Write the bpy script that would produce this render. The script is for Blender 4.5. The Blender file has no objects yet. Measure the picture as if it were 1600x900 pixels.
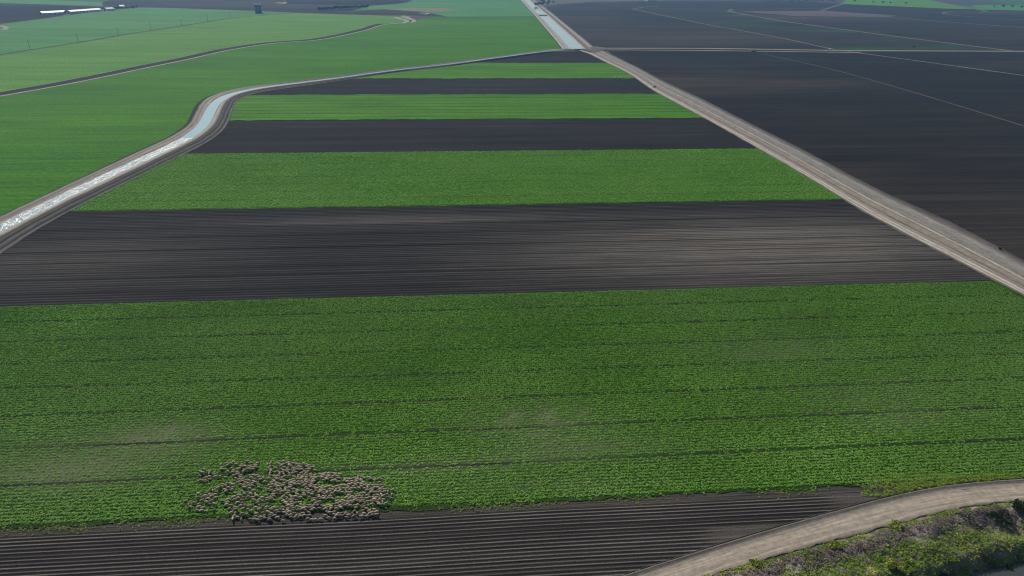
import bpy, bmesh, math, random
import numpy as np
from mathutils import Vector, Matrix
from mathutils.geometry import tessellate_polygon
random.seed(7); rng = np.random.default_rng(11)
S = bpy.context.scene
C = S.collection

# ------------------------------------------------------------ camera, sky, sun
H = 100.0
F = 1066.0
PITCH = math.atan((450 + 57.5) / F)
ROLL = math.radians(0.70)
ROW = math.radians(4.96)
_cp, _sp, _cr, _sr = math.cos(PITCH), math.sin(PITCH), math.cos(ROLL), math.sin(ROLL)
fwd = Vector((0, _cp, -_sp)); rt0 = Vector((1, 0, 0)); up0 = Vector((0, _sp, _cp))
rt = rt0 * _cr + up0 * _sr
up = up0 * _cr - rt0 * _sr
cam = bpy.data.cameras.new('camera'); cam_o = bpy.data.objects.new('camera', cam); C.objects.link(cam_o)
cam.sensor_width = 36.0; cam.lens = F / 1600 * 36.0
cam.clip_start = 0.5; cam.clip_end = 60000
cam_o.matrix_world = Matrix((( rt.x, up.x, -fwd.x, 0), (rt.y, up.y, -fwd.y, 0), (rt.z, up.z, -fwd.z, H), (0, 0, 0, 1)))
S.camera = cam_o

SUN_AZ = math.radians(-31)      # clockwise from +Y
SUN_EL = math.radians(40)
w = bpy.data.worlds.new('World'); S.world = w; w.use_nodes = True
nt = w.node_tree; bg = nt.nodes['Background']
sky = nt.nodes.new('ShaderNodeTexSky'); sky.sky_type = 'NISHITA'; sky.sun_disc = False
sky.sun_elevation = SUN_EL; sky.sun_rotation = SUN_AZ; sky.dust_density = 2.0
nt.links.new(sky.outputs[0], bg.inputs[0]); bg.inputs[1].default_value = 0.066
sl = bpy.data.lights.new('sun', 'SUN'); sl.energy = 4.4; sl.angle = math.radians(0.6); sl.color = (1, .95, .87)
so = bpy.data.objects.new('sun', sl); C.objects.link(so)
sd = Vector((math.sin(SUN_AZ) * math.cos(SUN_EL), math.cos(SUN_AZ) * math.cos(SUN_EL), math.sin(SUN_EL)))
so.rotation_euler = sd.to_track_quat('Z', 'Y').to_euler(); so.location = sd * 300
S.view_settings.view_transform = 'Standard'; S.view_settings.look = 'None'
S.view_settings.gamma = 1; S.view_settings.exposure = 0.25
S.cycles.volume_bounces = 0
S.cycles.max_bounces = 5
S.cycles.filter_width = 1.1
S.cycles.transparent_max_bounces = 6

# ------------------------------------------------------------ helpers
def px(x, y, z=0.0):
    X = (x - 800) / F; Y = (450 - y) / F
    d = fwd + rt * X + up * Y
    k = (z - H) / d.z
    return (d.x * k, d.y * k)
def pxs(pts, z=0.0): return [px(x, y, z) for x, y in pts]
cR, sR = math.cos(ROW), math.sin(ROW)
def uv(x, y): return (x * cR + y * sR, -x * sR + y * cR)
def xy(u, v): return (u * cR - v * sR, u * sR + v * cR)

def tag(o, label=None, cat=None, group=None, kind=None):
    if label: o['label'] = label
    if cat: o['category'] = cat
    if group: o['group'] = group
    if kind: o['kind'] = kind
    return o
def empty(name, loc, rz=0, **k):
    o = bpy.data.objects.new(name, None); C.objects.link(o); o.empty_display_size = 1
    o.location = loc; o.rotation_euler = (0, 0, rz); tag(o, **k); return o
def mesh_np(name, co, faces, mat, parent=None, smooth=False, attrs=None, uvs=None, n=4, mats=None, midx=None):
    """co (N,3) ; faces (M,n) int"""
    co = np.asarray(co, dtype=np.float32); faces = np.asarray(faces, dtype=np.int32)
    me = bpy.data.meshes.new(name)
    me.vertices.add(len(co)); me.vertices.foreach_set('co', co.ravel())
    M = len(faces); n = faces.shape[1]
    me.loops.add(M * n); me.loops.foreach_set('vertex_index', faces.ravel())
    me.polygons.add(M)
    me.polygons.foreach_set('loop_start', np.arange(0, M * n, n, dtype=np.int32))
    me.polygons.foreach_set('loop_total', np.full(M, n, dtype=np.int32))
    if smooth: me.polygons.foreach_set('use_smooth', np.ones(M, dtype=bool))
    me.update(calc_edges=True); me.validate()
    for k, a in (attrs or {}).items():
        at = me.attributes.new(k, 'FLOAT', 'POINT'); at.data.foreach_set('value', np.asarray(a, dtype=np.float32).ravel())
    for m in (mats or [mat]): me.materials.append(m)
    if midx is not None: me.polygons.foreach_set('material_index', np.asarray(midx, dtype=np.int32))
    o = bpy.data.objects.new(name, me); C.objects.link(o)
    if parent: o.parent = parent
    return o
class MB:
    def __init__(s): s.v = []; s.f = []
    def box(s, x0, x1, y0, y1, z0, z1, taper=0):
        b = len(s.v); t = taper
        s.v += [(x0, y0, z0), (x1, y0, z0), (x1, y1, z0), (x0, y1, z0), (x0 + t, y0 + t, z1), (x1 - t, y0 + t, z1), (x1 - t, y1 - t, z1), (x0 + t, y1 - t, z1)]
        s.f += [[b + i for i in q] for q in ((0, 3, 2, 1), (4, 5, 6, 7), (0, 1, 5, 4), (1, 2, 6, 5), (2, 3, 7, 6), (3, 0, 4, 7))]
        return s
    def tube(s, p, q, r0, r1=None, n=7):
        r1 = r0 if r1 is None else r1
        p = Vector(p); q = Vector(q); d = (q - p).normalized()
        a = d.orthogonal().normalized(); c = d.cross(a); b = len(s.v)
        for P, r in ((p, r0), (q, r1)):
            for i in range(n):
                t = 2 * math.pi * i / n
                s.v.append(tuple(P + (a * math.cos(t) + c * math.sin(t)) * r))
        for i in range(n): s.f.append([b + i, b + (i + 1) % n, b + n + (i + 1) % n, b + n + i])
        s.f.append([b + i for i in range(n)][::-1]); s.f.append([b + n + i for i in range(n)])
        return s
    def prism(s, prof, y0, y1):   # profile in xz, extruded along y
        b = len(s.v); n = len(prof)
        s.v += [(x, y0, z) for x, z in prof] + [(x, y1, z) for x, z in prof]
        for i in range(n): s.f.append([b + i, b + (i + 1) % n, b + n + (i + 1) % n, b + n + i])
        s.f.append([b + i for i in range(n)][::-1]); s.f.append([b + n + i for i in range(n)])
        return s
    def build(s, name, mat, parent=None, smooth=False):
        me = bpy.data.meshes.new(name); me.from_pydata(s.v, [], s.f)
        bm = bmesh.new(); bm.from_mesh(me); bmesh.ops.recalc_face_normals(bm, faces=bm.faces); bm.to_mesh(me); bm.free()
        me.materials.append(mat)
        if smooth:
            for p in me.polygons: p.use_smooth = True
        o = bpy.data.objects.new(name, me); C.objects.link(o)
        if parent: o.parent = parent
        return o

# ------------------------------------------------------------ material helpers
class NB:
    def __init__(s, name):
        s.m = bpy.data.materials.new(name); s.m.use_nodes = True; s.t = s.m.node_tree
        s.b = s.t.nodes['Principled BSDF']
        s.tc = s.t.nodes.new('ShaderNodeTexCoord').outputs['Object']
    def n(s, ty, **k):
        o = s.t.nodes.new(ty)
        for a, v in k.items(): setattr(o, a, v)
        return o
    def l(s, a, b): s.t.links.new(a, b)
    def mapping(s, rot=0, scale=(1, 1, 1), src=None):
        # rotate into row frame first, then stretch
        m = s.n('ShaderNodeMapping'); m.vector_type = 'POINT'
        m.inputs['Rotation'].default_value = (0, 0, -rot); s.l(src or s.tc, m.inputs[0])
        m2 = s.n('ShaderNodeMapping'); m2.inputs['Scale'].default_value = scale; s.l(m.outputs[0], m2.inputs[0])
        return m2.outputs[0]
    def noise(s, vec, scale=1, detail=3, rough=.55, dist=0):
        o = s.n('ShaderNodeTexNoise'); o.inputs['Scale'].default_value = scale; o.inputs['Detail'].default_value = detail
        o.inputs['Roughness'].default_value = rough; o.inputs['Distortion'].default_value = dist; s.l(vec, o.inputs['Vector'])
        return o.outputs['Fac']
    def ramp(s, fac, stops, interp='LINEAR'):
        o = s.n('ShaderNodeValToRGB'); o.color_ramp.interpolation = interp
        e = o.color_ramp.elements
        while len(e) < len(stops): e.new(0.5)
        for i, (p, c) in enumerate(stops):
            e[i].position = p
            if not hasattr(c, '__len__'): c = (c, c, c)
            e[i].color = (*c, 1)
        s.l(fac, o.inputs[0]); return o.outputs[0]
    def math(s, op, a, b=None, clamp=False):
        o = s.n('ShaderNodeMath', operation=op, use_clamp=clamp)
        for i, q in enumerate((a, b)):
            if q is None: continue
            if isinstance(q, (int, float)): o.inputs[i].default_value = q
            else: s.l(q, o.inputs[i])
        return o.outputs[0]
    def mix(s, fac, a, b, blend='MIX'):
        o = s.n('ShaderNodeMix', data_type='RGBA', blend_type=blend)
        for i, q in ((0, fac), (6, a), (7, b)):
            if hasattr(q, 'is_output'): s.l(q, o.inputs[i])
            elif i == 0: o.inputs[0].default_value = q
            else: o.inputs[i].default_value = (*q, 1)
        return o.outputs[2]
    def attr(s, name):
        o = s.n('ShaderNodeAttribute', attribute_name=name); return o.outputs['Fac']
    def bump(s, h, strength=.5, dist=.1):
        o = s.n('ShaderNodeBump'); o.inputs['Strength'].default_value = strength; o.inputs['Distance'].default_value = dist
        s.l(h, o.inputs['Height']); s.l(o.outputs[0], s.b.inputs['Normal'])
    def fin(s, col, rough=.9, spec=.15):
        if hasattr(col, 'is_output'): s.l(col, s.b.inputs['Base Color'])
        else: s.b.inputs['Base Color'].default_value = (*col, 1)
        if hasattr(rough, 'is_output'): s.l(rough, s.b.inputs['Roughness'])
        else: s.b.inputs['Roughness'].default_value = rough
        s.b.inputs['Specular IOR Level'].default_value = spec
        return s.m
def V(c, k): return tuple(x * k for x in c)

def soil_mat(name, base, var=.45, streak=(1/70, 1/1.6), light=None, light_pos=(.45, .75), bump_rows=0.0, patch=1/220, lines=0.5):
    b = NB(name)
    big = b.noise(b.mapping(ROW, (patch*.45, patch*1.3, 1)), 1, 4, .6)
    st = b.noise(b.mapping(ROW, (*streak, 1)), 1, 5, .7)
    st2 = b.noise(b.mapping(ROW, (streak[0] * .35, streak[1] * .16, 1)), 1, 3, .6)
    fine = b.noise(b.mapping(ROW, (1.2, 2.2, 1)), 1, 3, .7)
    col = b.mix(b.ramp(big, [(light_pos[0], 0), (light_pos[1], 1)]), base, light or V(base, 1.5))
    m = b.math('MULTIPLY', b.ramp(st, [(.3, 1 - lines), (.7, 1 + lines)]), b.ramp(st2, [(.3, 1 - var), (.7, 1 + var)]))
    m = b.math('MULTIPLY', m, b.ramp(fine, [(.3, .75), (.7, 1.25)]))
    mc = b.n('ShaderNodeCombineColor'); 
    for i in range(3): b.l(m, mc.inputs[i])
    col = b.mix(1.0, col, mc.outputs[0], 'MULTIPLY')
    b.bump(b.math('ADD', b.math('MULTIPLY', st, 1.0), b.math('MULTIPLY', fine, .6)), .5, .25)
    return b.fin(col, .95, .02)

def crop_mat(name, dark, mid, pale, patch=1/160, streak=(1/60, 1/2.2), contrast=.35, period=0.0, fine_sc=1.3):
    b = NB(name)
    big = b.noise(b.mapping(ROW, (patch * .5, patch * 1.2, 1)), 1, 4, .6)
    st = b.noise(b.mapping(ROW, (*streak, 1)), 1, 4, .7)
    st2 = b.noise(b.mapping(ROW, (streak[0]*.5, streak[1]*.15, 1)), 1, 3, .6)
    fine = b.noise(b.mapping(ROW, (fine_sc * .8, fine_sc * 1.4, 1)), 1, 3, .7)
    col = b.ramp(big, [(.32, dark), (.5, mid), (.72, pale)])
    m = b.math('MULTIPLY', b.ramp(st, [(.3, 1 - contrast), (.7, 1 + contrast)]), b.ramp(fine, [(.3, .6), (.7, 1.35)]))
    m = b.math('MULTIPLY', m, b.ramp(st2, [(.35, .88), (.65, 1.1)]))
    if period:
        sx = b.n('ShaderNodeSeparateXYZ'); b.l(b.mapping(ROW, (1, 1, 1)), sx.inputs[0])
        wob = b.math('MULTIPLY', b.noise(b.mapping(ROW, (.02, .4, 1)), 1, 2), .8)
        ph = b.math('FRACT', b.math('DIVIDE', b.math('ADD', sx.outputs['Y'], wob), period))
        m = b.math('MULTIPLY', m, b.ramp(ph, [(0, .35), (.05, .45), (.10, 1), (.93, 1), (1, .35)]))
    mc = b.n('ShaderNodeCombineColor')
    for i in range(3): b.l(m, mc.inputs[i])
    col = b.mix(1.0, col, mc.outputs[0], 'MULTIPLY')
    b.bump(b.math('ADD', fine, st), .5, .3)
    return b.fin(col, .9, .03)
def simple(name, col, rough=.8, spec=.3, var=.2, sc=2.0, metal=0):
    b = NB(name)
    n_ = b.noise(b.tc, sc, 4, .6)
    c = b.ramp(n_, [(.3, V(col, 1 - var)), (.7, V(col, 1 + var))])
    b.b.inputs['Metallic'].default_value = metal
    return b.fin(c, rough, spec)

# ------------------------------------------------------------ traced ground lines (photo position -> ground position)
def poly_resample(P, step):
    P = np.array(P, float); d = np.r_[0, np.cumsum(np.hypot(*np.diff(P, axis=0).T))]
    # Catmull-like smoothing: interpolate then blur
    n = max(2, int(d[-1] / step) + 1); t = np.linspace(0, d[-1], n)
    Q = np.c_[np.interp(t, d, P[:, 0]), np.interp(t, d, P[:, 1])]
    return Q, t
def smooth_line(Q, k=3, it=2):
    Q = Q.copy()
    for _ in range(it):
        R = Q.copy()
        for j in range(1, k + 1):
            a = np.vstack([Q[:1].repeat(j, 0) * 2 - Q[j:0:-1][:j], Q])[:len(Q)] if False else np.vstack([Q[:1].repeat(j, 0), Q[:-j]])
            b_ = np.vstack([Q[j:], Q[-1:].repeat(j, 0)])
            R += a + b_
        R /= (2 * k + 1)
        R[:k + 1] = Q[:k + 1]; R[-k - 1:] = Q[-k - 1:]
        Q = R
    return Q
def normals(Q):
    T = np.gradient(Q, axis=0); T /= np.hypot(T[:, 0], T[:, 1])[:, None] + 1e-9
    return np.c_[-T[:, 1], T[:, 0]]      # left of travel
def extend(P, d0=0, d1=0):
    P = [np.array(p, float) for p in P]
    if d0: v = P[0] - P[1]; v /= np.linalg.norm(v); P.insert(0, P[0] + v * d0)
    if d1: v = P[-1] - P[-2]; v /= np.linalg.norm(v); P.append(P[-1] + v * d1)
    return P
def dist_poly(A, P):
    """distance of points A (N,2) to polyline P, signed (+ left of travel), and arclength"""
    A = np.asarray(A, float); P = np.asarray(P, float)
    best = np.full(len(A), 1e18); sg = np.zeros(len(A)); arc = np.zeros(len(A)); s0 = 0
    for i in range(len(P) - 1):
        a, b_ = P[i], P[i + 1]; e = b_ - a; L2 = e @ e
        if L2 < 1e-12: continue
        t = np.clip(((A - a) @ e) / L2, 0, 1); q = a + t[:, None] * e; dd = A - q
        d2 = (dd ** 2).sum(1); m = d2 < best
        best[m] = d2[m]; cr = e[0] * (A[:, 1] - a[1]) - e[1] * (A[:, 0] - a[0]); sg[m] = np.sign(cr[m])
        arc[m] = s0 + t[m] * math.sqrt(L2); s0 += math.sqrt(L2)
    return np.sqrt(best) * sg, arc
def ribbon(name, Q, offs, zs, mat, wL=1.0, wR=1.0, kind='structure', jit=0, **k):
    """offs: cross positions -1..1 (left +), wL/wR half widths (scalar or array); attribute t = cross position, s = arclength"""
    Q = np.asarray(Q, float); N = normals(Q); n = len(Q); m = len(offs)
    wL = np.broadcast_to(wL, n); wR = np.broadcast_to(wR, n)
    co = np.zeros((n, m, 3)); tt = np.zeros((n, m))
    ss = np.r_[0, np.cumsum(np.hypot(*np.diff(Q, axis=0).T))]
    for j, (o, z) in enumerate(zip(offs, zs)):
        wd = np.where(o > 0, wL, wR) * o
        if jit and j in (0, m - 1): wd = wd + np.sign(o) * (rng.random(n) - .5) * jit
        co[:, j, :2] = Q + N * wd[:, None]; co[:, j, 2] = z; tt[:, j] = o
    idx = np.arange(n * m).reshape(n, m)
    f = np.stack([idx[:-1, :-1], idx[:-1, 1:], idx[1:, 1:], idx[1:, :-1]], -1).reshape(-1, 4)[:, ::-1]
    o = mesh_np(name, co.reshape(-1, 3), f, mat, smooth=False, attrs={'t': tt.ravel(), 's': np.repeat(ss, m)})
    tag(o, kind=kind, **k); return o
def polyfill(name, pts, z, mat, kind='structure', wob=0.0, step=8.0):
    P = [np.array(p, float) for p in pts]; out = []
    if wob:
        for i in range(len(P)):
            a, b_ = P[i], P[(i + 1) % len(P)]; L = np.linalg.norm(b_ - a); n = max(1, int(L / step)); nn = np.array([-(b_ - a)[1], (b_ - a)[0]]) / (L + 1e-9)
            for j in range(n): out.append(a + (b_ - a) * j / n + nn * (random.random() - .5) * wob * (0 if j == 0 else 1))
        P = out
    co = [Vector((p[0], p[1], 0)) for p in P]; tris = tessellate_polygon([co]); fs = []
    for a, b_, c in tris:
        n_ = (co[b_] - co[a]).cross(co[c] - co[a]).z
        if abs(n_) > 1e-6: fs.append((a, b_, c) if n_ > 0 else (a, c, b_))
    me = bpy.data.meshes.new(name); me.from_pydata([(p[0], p[1], z) for p in P], [], fs); me.materials.append(mat)
    o = bpy.data.objects.new(name, me); C.objects.link(o); tag(o, kind=kind); return o

# main levee road (left edge / right edge), from the near right corner to the canal junction
road_l = pxs([(1600,467),(1550,440),(1483,407),(1410,367),(1310,307),(1230,260),(1150,213),(1100,186),(1025,145),(987,117.5),(950,100),(915,82)])
road_r = pxs([(1600,410),(1550,381),(1483,345),(1350,286),(1250,231),(1150,182),(1100,155.5),(1037,126),(1000,107),(955,84.5),(932,73.5)])
# side canal
can_c = pxs([(0,359),(40,339),(80,317),(132,294),(180,270),(224,250),(272,228),(304,213),(320,198),(326,180),(334,162),(352,148.5),(376,141.5),(400,138),(459,131),(525,123.6),(612,111),(700,101.7),(750,94.5),(800,88),(837,82.5),(872,79.5),(893,78.3)])
can_lo = pxs([(0,338),(60,310),(120,282),(200,242),(280,206),(294,192),(300,172),(320,152),(344,142),(400,136),(459,128.8),(525,121.5),(612,109),(700,99.8),(750,92.8),(800,86),(837,80.6),(880,76.5)])
can_ro = pxs([(0,400),(40,366),(100,334),(160,307),(240,265),(300,237),(340,214),(360,188),(366,165),(380,151),(400,146.5),(460,136.5),(525,127.5),(612,114),(700,104.5),(750,97),(800,90),(837,84),(880,80.5)])
# main canal beyond the junction
mc_l = pxs([(893,78.5),(875,57),(840,22),(817,0)]); mc_r = pxs([(910,78.5),(880,50),(855,25),(827,0)])
mb_l = pxs([(882,77),(858,52),(835,25),(812,0)]); mb_r = pxs([(930,73),(890,44),(868,25),(846,8),(838,0)])
# near dirt road: upper ditch line, road upper edge, road lower edge
nr_d = pxs([(1050,876),(1119,854),(1187,833),(1256,813),(1325,794),(1377,780),(1428,768),(1497,757),(1600,749)])
nr_u = pxs([(1050,893),(1119,868),(1187,844),(1256,823),(1342,799),(1428,777),(1514,763),(1600,758)])
nr_l = pxs([(1040,918),(1119,892),(1170,881),(1239,862),(1291,848),(1359,831),(1428,812),(1480,797),(1531,789),(1600,783)])

# ------------------------------------------------------------ materials of the ground
M = {}
M['soil'] = soil_mat('black_soil', (.017, .015, .0145), .35, light=(.032, .028, .025), light_pos=(.48, .72), patch=1/260, lines=.45)
M['soil_r'] = soil_mat('black_soil_wet', (.0155, .0135, .0125), .3, light=(.040, .031, .024), light_pos=(.46, .66), patch=1/300, lines=.5, streak=(1/150, 1/2.2))
M['soil_far'] = soil_mat('brown_grey_soil', (.026, .022, .021), .3, light=(.062, .047, .037), light_pos=(.45, .7), patch=1/700, lines=.2, streak=(1/200, 1/9))
M['headland'] = soil_mat('headland_soil', (.075, .066, .058), .2, light=(.10, .09, .078), patch=1/30, lines=.2, streak=(1/12, 1/1.2))
_unused = crop_mat('crop_canopy', (.030, .075, .016), (.040, .10, .021), (.055, .115, .030), period=12.44, contrast=.2)
def understory(name, dark, bare_c, v_off):
    b = NB(name); a_ = b.attr('bare'); n_ = b.noise(b.mapping(ROW, (.5, 1.6, 1)), 1, 4, .7); f_ = b.noise(b.mapping(ROW, (2, 3, 1)), 1, 3, .7)
    c = b.mix(b.math('MULTIPLY', b.ramp(n_, [(.3, .55), (.7, 1)]), a_, True), dark, bare_c)
    m = b.ramp(f_, [(.3, .6), (.7, 1.4)]); c = b.mix(1., c, m, 'MULTIPLY')
    sx = b.n('ShaderNodeSeparateXYZ'); b.l(b.mapping(ROW, (1, 1, 1)), sx.inputs[0])
    ph = b.math('FRACT', b.math('DIVIDE', b.math('SUBTRACT', sx.outputs['Y'], v_off), 12.44)); ln = b.noise(b.mapping(ROW, (1/35, 1/8, 1)), 1, 2, .6)
    c = b.mix(b.math('MULTIPLY', b.ramp(ph, [(0, 1), (.035, 1), (.05, 0), (.955, 0), (.97, 1)]), b.ramp(ln, [(.35, 1), (.65, .35)])), c, (.016, .017, .012)); b.bump(f_, .6, .1); return b.fin(c, .95, .03)
M['crop_base'] = understory('crop_understory', (.020, .055, .004), (.12, .13, .075), 106.6)
M['crop_base2'] = understory('crop_understory_far', (.046, .135, .006), (.125, .118, .075), 297.4)
M['crop_mid'] = crop_mat('crop_canopy_mid', (.036, .118, .003), (.048, .14, .005), (.062, .158, .009), period=12.44, contrast=.3, fine_sc=.8)
M['crop_left'] = crop_mat('young_crop', (.022, .098, .001), (.036, .122, .002), (.062, .155, .008), patch=1/420, streak=(1/90, 1/4.), contrast=.28, fine_sc=.5)
M['crop_left2'] = crop_mat('pale_crop', (.060, .158, .02), (.072, .17, .024), (.088, .185, .03), patch=1/500, streak=(1/90, 1/4.), contrast=.15, fine_sc=.5)
M['grass_pale'] = crop_mat('dry_grass', (.10, .12, .06), (.14, .14, .075), (.18, .165, .10), patch=1/200, contrast=.15)
M['track'] = soil_mat('pale_track', (.24, .215, .18), .12, light=(.30, .27, .23), patch=1/60, lines=.15, streak=(1/20, 1/2))
M['dark_ditch'] = soil_mat('ditch_mud', (.035, .033, .035), .2, lines=.2)

# ------------------------------------------------------------ ground sheet with the river bank modelled into it
river_edge = np.array(extend([np.array(p) for p in nr_l], 160, 400))
def axis(c0, c1, fine, far):
    a = list(np.arange(c0, c1, fine)); s = fine
    x = c1
    while x < far: a.append(x); s *= 1.28; x += s
    a.append(far); s = fine; x = c0; lo = []
    while x > -far: x -= s; s *= 1.28; lo.append(max(x, -far))
    return np.array(lo[::-1] + a)
FAR = 9000
gx = axis(25, 150, .55, FAR); gy = axis(62, 122, .5, FAR)
GX, GY = np.meshgrid(gx, gy)
A = np.c_[GX.ravel(), GY.ravel()]
sd_, arc_ = dist_poly(A, river_edge)
t = -sd_                                     # + on the river side
def vnoise(x, y, sc, seed=0):
    r = np.random.default_rng(seed); ph = r.random((6, 3)) * 6.28; z = 0
    for i in range(6):
        a = r.random() * 6.28; k = 2 * math.pi / sc * (0.6 + .9 * r.random())
        z = z + np.sin((x * math.cos(a) + y * math.sin(a)) * k + ph[i, 0] + 1.3 * np.sin((x * math.sin(a) - y * math.cos(a)) * k * .6 + ph[i, 1]))
    return z / 6
prof_t = [-1e5, 0, 1.0, 3, 5.5, 8.6, 9.5, 10.8, 12.4, 20, 44, 55, 62, 1e5]
prof_z = [0, 0, .12, .25, -.2, -.7, -1.1, -3.0, -4.3, -5.4, -5.4, -2, 0, 0]
Z = np.interp(t, prof_t, prof_z)
mask = np.clip((t - .5) / 2, 0, 1) * np.clip((60 - t) / 5, 0, 1)
Z = Z + mask * (.55 * vnoise(A[:, 0], A[:, 1], 11, 1) + .3 * vnoise(A[:, 0], A[:, 1], 4.2, 2) + .14 * vnoise(A[:, 0], A[:, 1], 1.7, 3))
# an eroded hollow in the bank
hx, hy = px(1562, 818); hd = np.hypot((A[:, 0] - hx) / 7.5, (A[:, 1] - hy) / 3.2)
Z = Z - 1.9 * np.clip(1.15 - hd, 0, .8) * (t > 1)
idx = np.arange(GX.size).reshape(GX.shape)
gf = np.stack([idx[:-1, :-1], idx[:-1, 1:], idx[1:, 1:], idx[1:, :-1]], -1).reshape(-1, 4)
gb = NB('ground_soil')
ta = gb.attr('t')
vor = gb.n('ShaderNodeTexVoronoi'); vor.inputs['Scale'].default_value = 1; gb.l(gb.mapping(ROW, (1/900, 1/350, 1)), vor.inputs['Vector'])
pc = gb.n('ShaderNodeSeparateColor'); gb.l(vor.outputs['Color'], pc.inputs[0])
farcol = gb.ramp(pc.outputs[0], [(0, (.035, .03, .034)), (.3, (.06, .05, .05)), (.5, (.04, .10, .03)), (.7, (.09, .08, .06)), (.85, (.035, .09, .025))], 'CONSTANT')
n1 = gb.noise(gb.mapping(0, (.35, .35, .35)), 1, 5, .65); n2 = gb.noise(gb.mapping(0, (1.8, 1.8, 1.8)), 1, 4, .7); n3 = gb.noise(gb.mapping(0, (.13, .13, .13)), 1, 3, .6)
bank = gb.mix(gb.ramp(n1, [(.38, 0), (.62, 1)]), (.13, .108, .09), (.31, .28, .24))
bank = gb.mix(gb.ramp(n3, [(.5, 0), (.6, 1)]), bank, (.07, .085, .035))
bank = gb.mix(gb.ramp(n2, [(.3, .5), (.7, 0)]), bank, (.04, .033, .03))
isb = gb.ramp(gb.math('DIVIDE', gb.math('ADD', ta, 60), 120), [(.44, 0), (.49, 1)])
gb.bump(gb.math('ADD', n1, n2), .8, .35)
M['ground'] = gb.fin(gb.mix(isb, farcol, bank), .95, .03)
g = mesh_np('ground', np.c_[A, Z], gf, M['ground'], smooth=True, attrs={'t': np.clip(t, -60, 60)}); tag(g, kind='structure')
# river water
rb = NB('river_water'); rn = rb.noise(rb.mapping(0, (.8, .8, .8)), 1, 3, .5)
rb.bump(rn, .2, .1); M['river'] = rb.fin((.045, .05, .045), .22, .5)
o = polyfill('river_water', [(-200, -80), (420, -80), (420, 130), (-200, 130)], -3.6, M['river'])

# ------------------------------------------------------------ central field: soil sheet with modelled furrows, green strips on it
ccQ, _ = poly_resample(can_c, 6); rlA = np.array(extend(road_l, 120, 60))
can_uv = np.array([uv(*p) for p in extend([np.array(q) for q in can_c], 260, 0)]); road_uv = np.array([uv(*p) for p in rlA])
lo_uv = np.array([uv(*p) for p in can_ro])
def uleft(v):    # canal centre: u at given v
    o = np.argsort(can_uv[:, 1]); return np.interp(v, can_uv[o, 1], can_uv[o, 0])
def uright(v):
    o = np.argsort(road_uv[:, 1]); return np.interp(v, road_uv[o, 1], road_uv[o, 0]) + 3
bound = [60] + [uv(*px(x, y))[1] for x, y in ((800, 786), (800, 459.5), (800, 320), (800, 236), (800, 186), (800, 147.5), (800, 122.7), (800, 98.5), (840, 81))]
print('bounds', [round(b_, 1) for b_ in bound])
V1, V2, V3, V4, V5, V6, V7, V8, V9 = bound[1:]

def gauss(U, Vv, cx, cy, sx, sy):
    u0, v0 = uv(*px(cx, cy)); return np.exp(-(((U - u0) / sx) ** 2 + ((Vv - v0) / sy) ** 2))
def bare1(U, Vv):
    s = (.75 + .5 * (vnoise(U, Vv, 9, 91) + vnoise(U, Vv * 2, 4, 92))) * .85 * gauss(U, Vv, 840, 660, 18, 7) + .5 * gauss(U, Vv, 900, 700, 22, 4) + .6 * gauss(U, Vv, 250, 680, 13, 6) + .5 * gauss(U, Vv, 1215, 545, 30, 9) * (.7 + .6 * vnoise(U, Vv, 12, 93)) + .45 * gauss(U, Vv, 1350, 620, 24, 8) * (.7 + .6 * vnoise(U, Vv, 9, 94)) + .4 * gauss(U, Vv, 1400, 660, 20, 5) + .5 * gauss(U, Vv, 110, 740, 16, 6) + .35 * gauss(U, Vv, 130, 720, 45, 12) + .5 * gauss(U, Vv, 700, 730, 30, 3) + .35 * gauss(U, Vv, 830, 760, 30, 3)
    return np.clip(s, 0, 1)
def furrow_sheet(name, v0, v1, mat, amp=.12, period=1.0, du=4.0, z=.05, ul=None, ur=None, wobble=.12, fade=None, sub=4, dry=None):
    vs = np.arange(v0, v1 + 1e-6, period / sub); us_n = int((ur(v0) - ul(v0)) / du) + 2
    T = np.linspace(0, 1, us_n); VV, TT = np.meshgrid(vs, T, indexing='ij')
    UL = ul(VV.ravel()).reshape(VV.shape); UR = ur(VV.ravel()).reshape(VV.shape)
    UU = UL + (UR - UL) * TT
    ph = np.cos(2 * np.pi * (VV - v0) / period)
    rowid = np.round((VV - v0) / period).astype(int)
    ra = rng.random(rowid.max() + 2)[rowid] * .5 + .75
    zz = z + amp * (.5 - .5 * ph) * ra
    zz += .025 * (rng.random(VV.shape) - .5)
    k = np.ones_like(VV)
    if fade is not None: k = fade(UU, VV); zz = z + (zz - z) * k + (1 - k) * .05
    VW = VV + wobble * vnoise(UU, VV * .2, 60, 5)
    X = UU * cR - VW * sR; Y = UU * sR + VW * cR
    idx = np.arange(VV.size).reshape(VV.shape)
    f = np.stack([idx[:-1, :-1], idx[:-1, 1:], idx[1:, 1:], idx[1:, :-1]], -1).reshape(-1, 4)
    fr = ((VV - v0) / period) % 1.0
    o = mesh_np(name, np.c_[X.ravel(), Y.ravel(), zz.ravel()], f[:, ::-1], mat, attrs={'ridge': (.5 - .5 * ph).ravel(), 'fur': k.ravel(), 'rowt': (np.where(rng.random(rowid.max() + 2) < .2, .35, .75) + .5 * rng.random(rowid.max() + 2))[rowid].ravel(), 'dry': dry(UU.ravel(), VV.ravel()) if dry else np.zeros(VV.size)})
    tag(o, kind='structure'); return o

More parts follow.
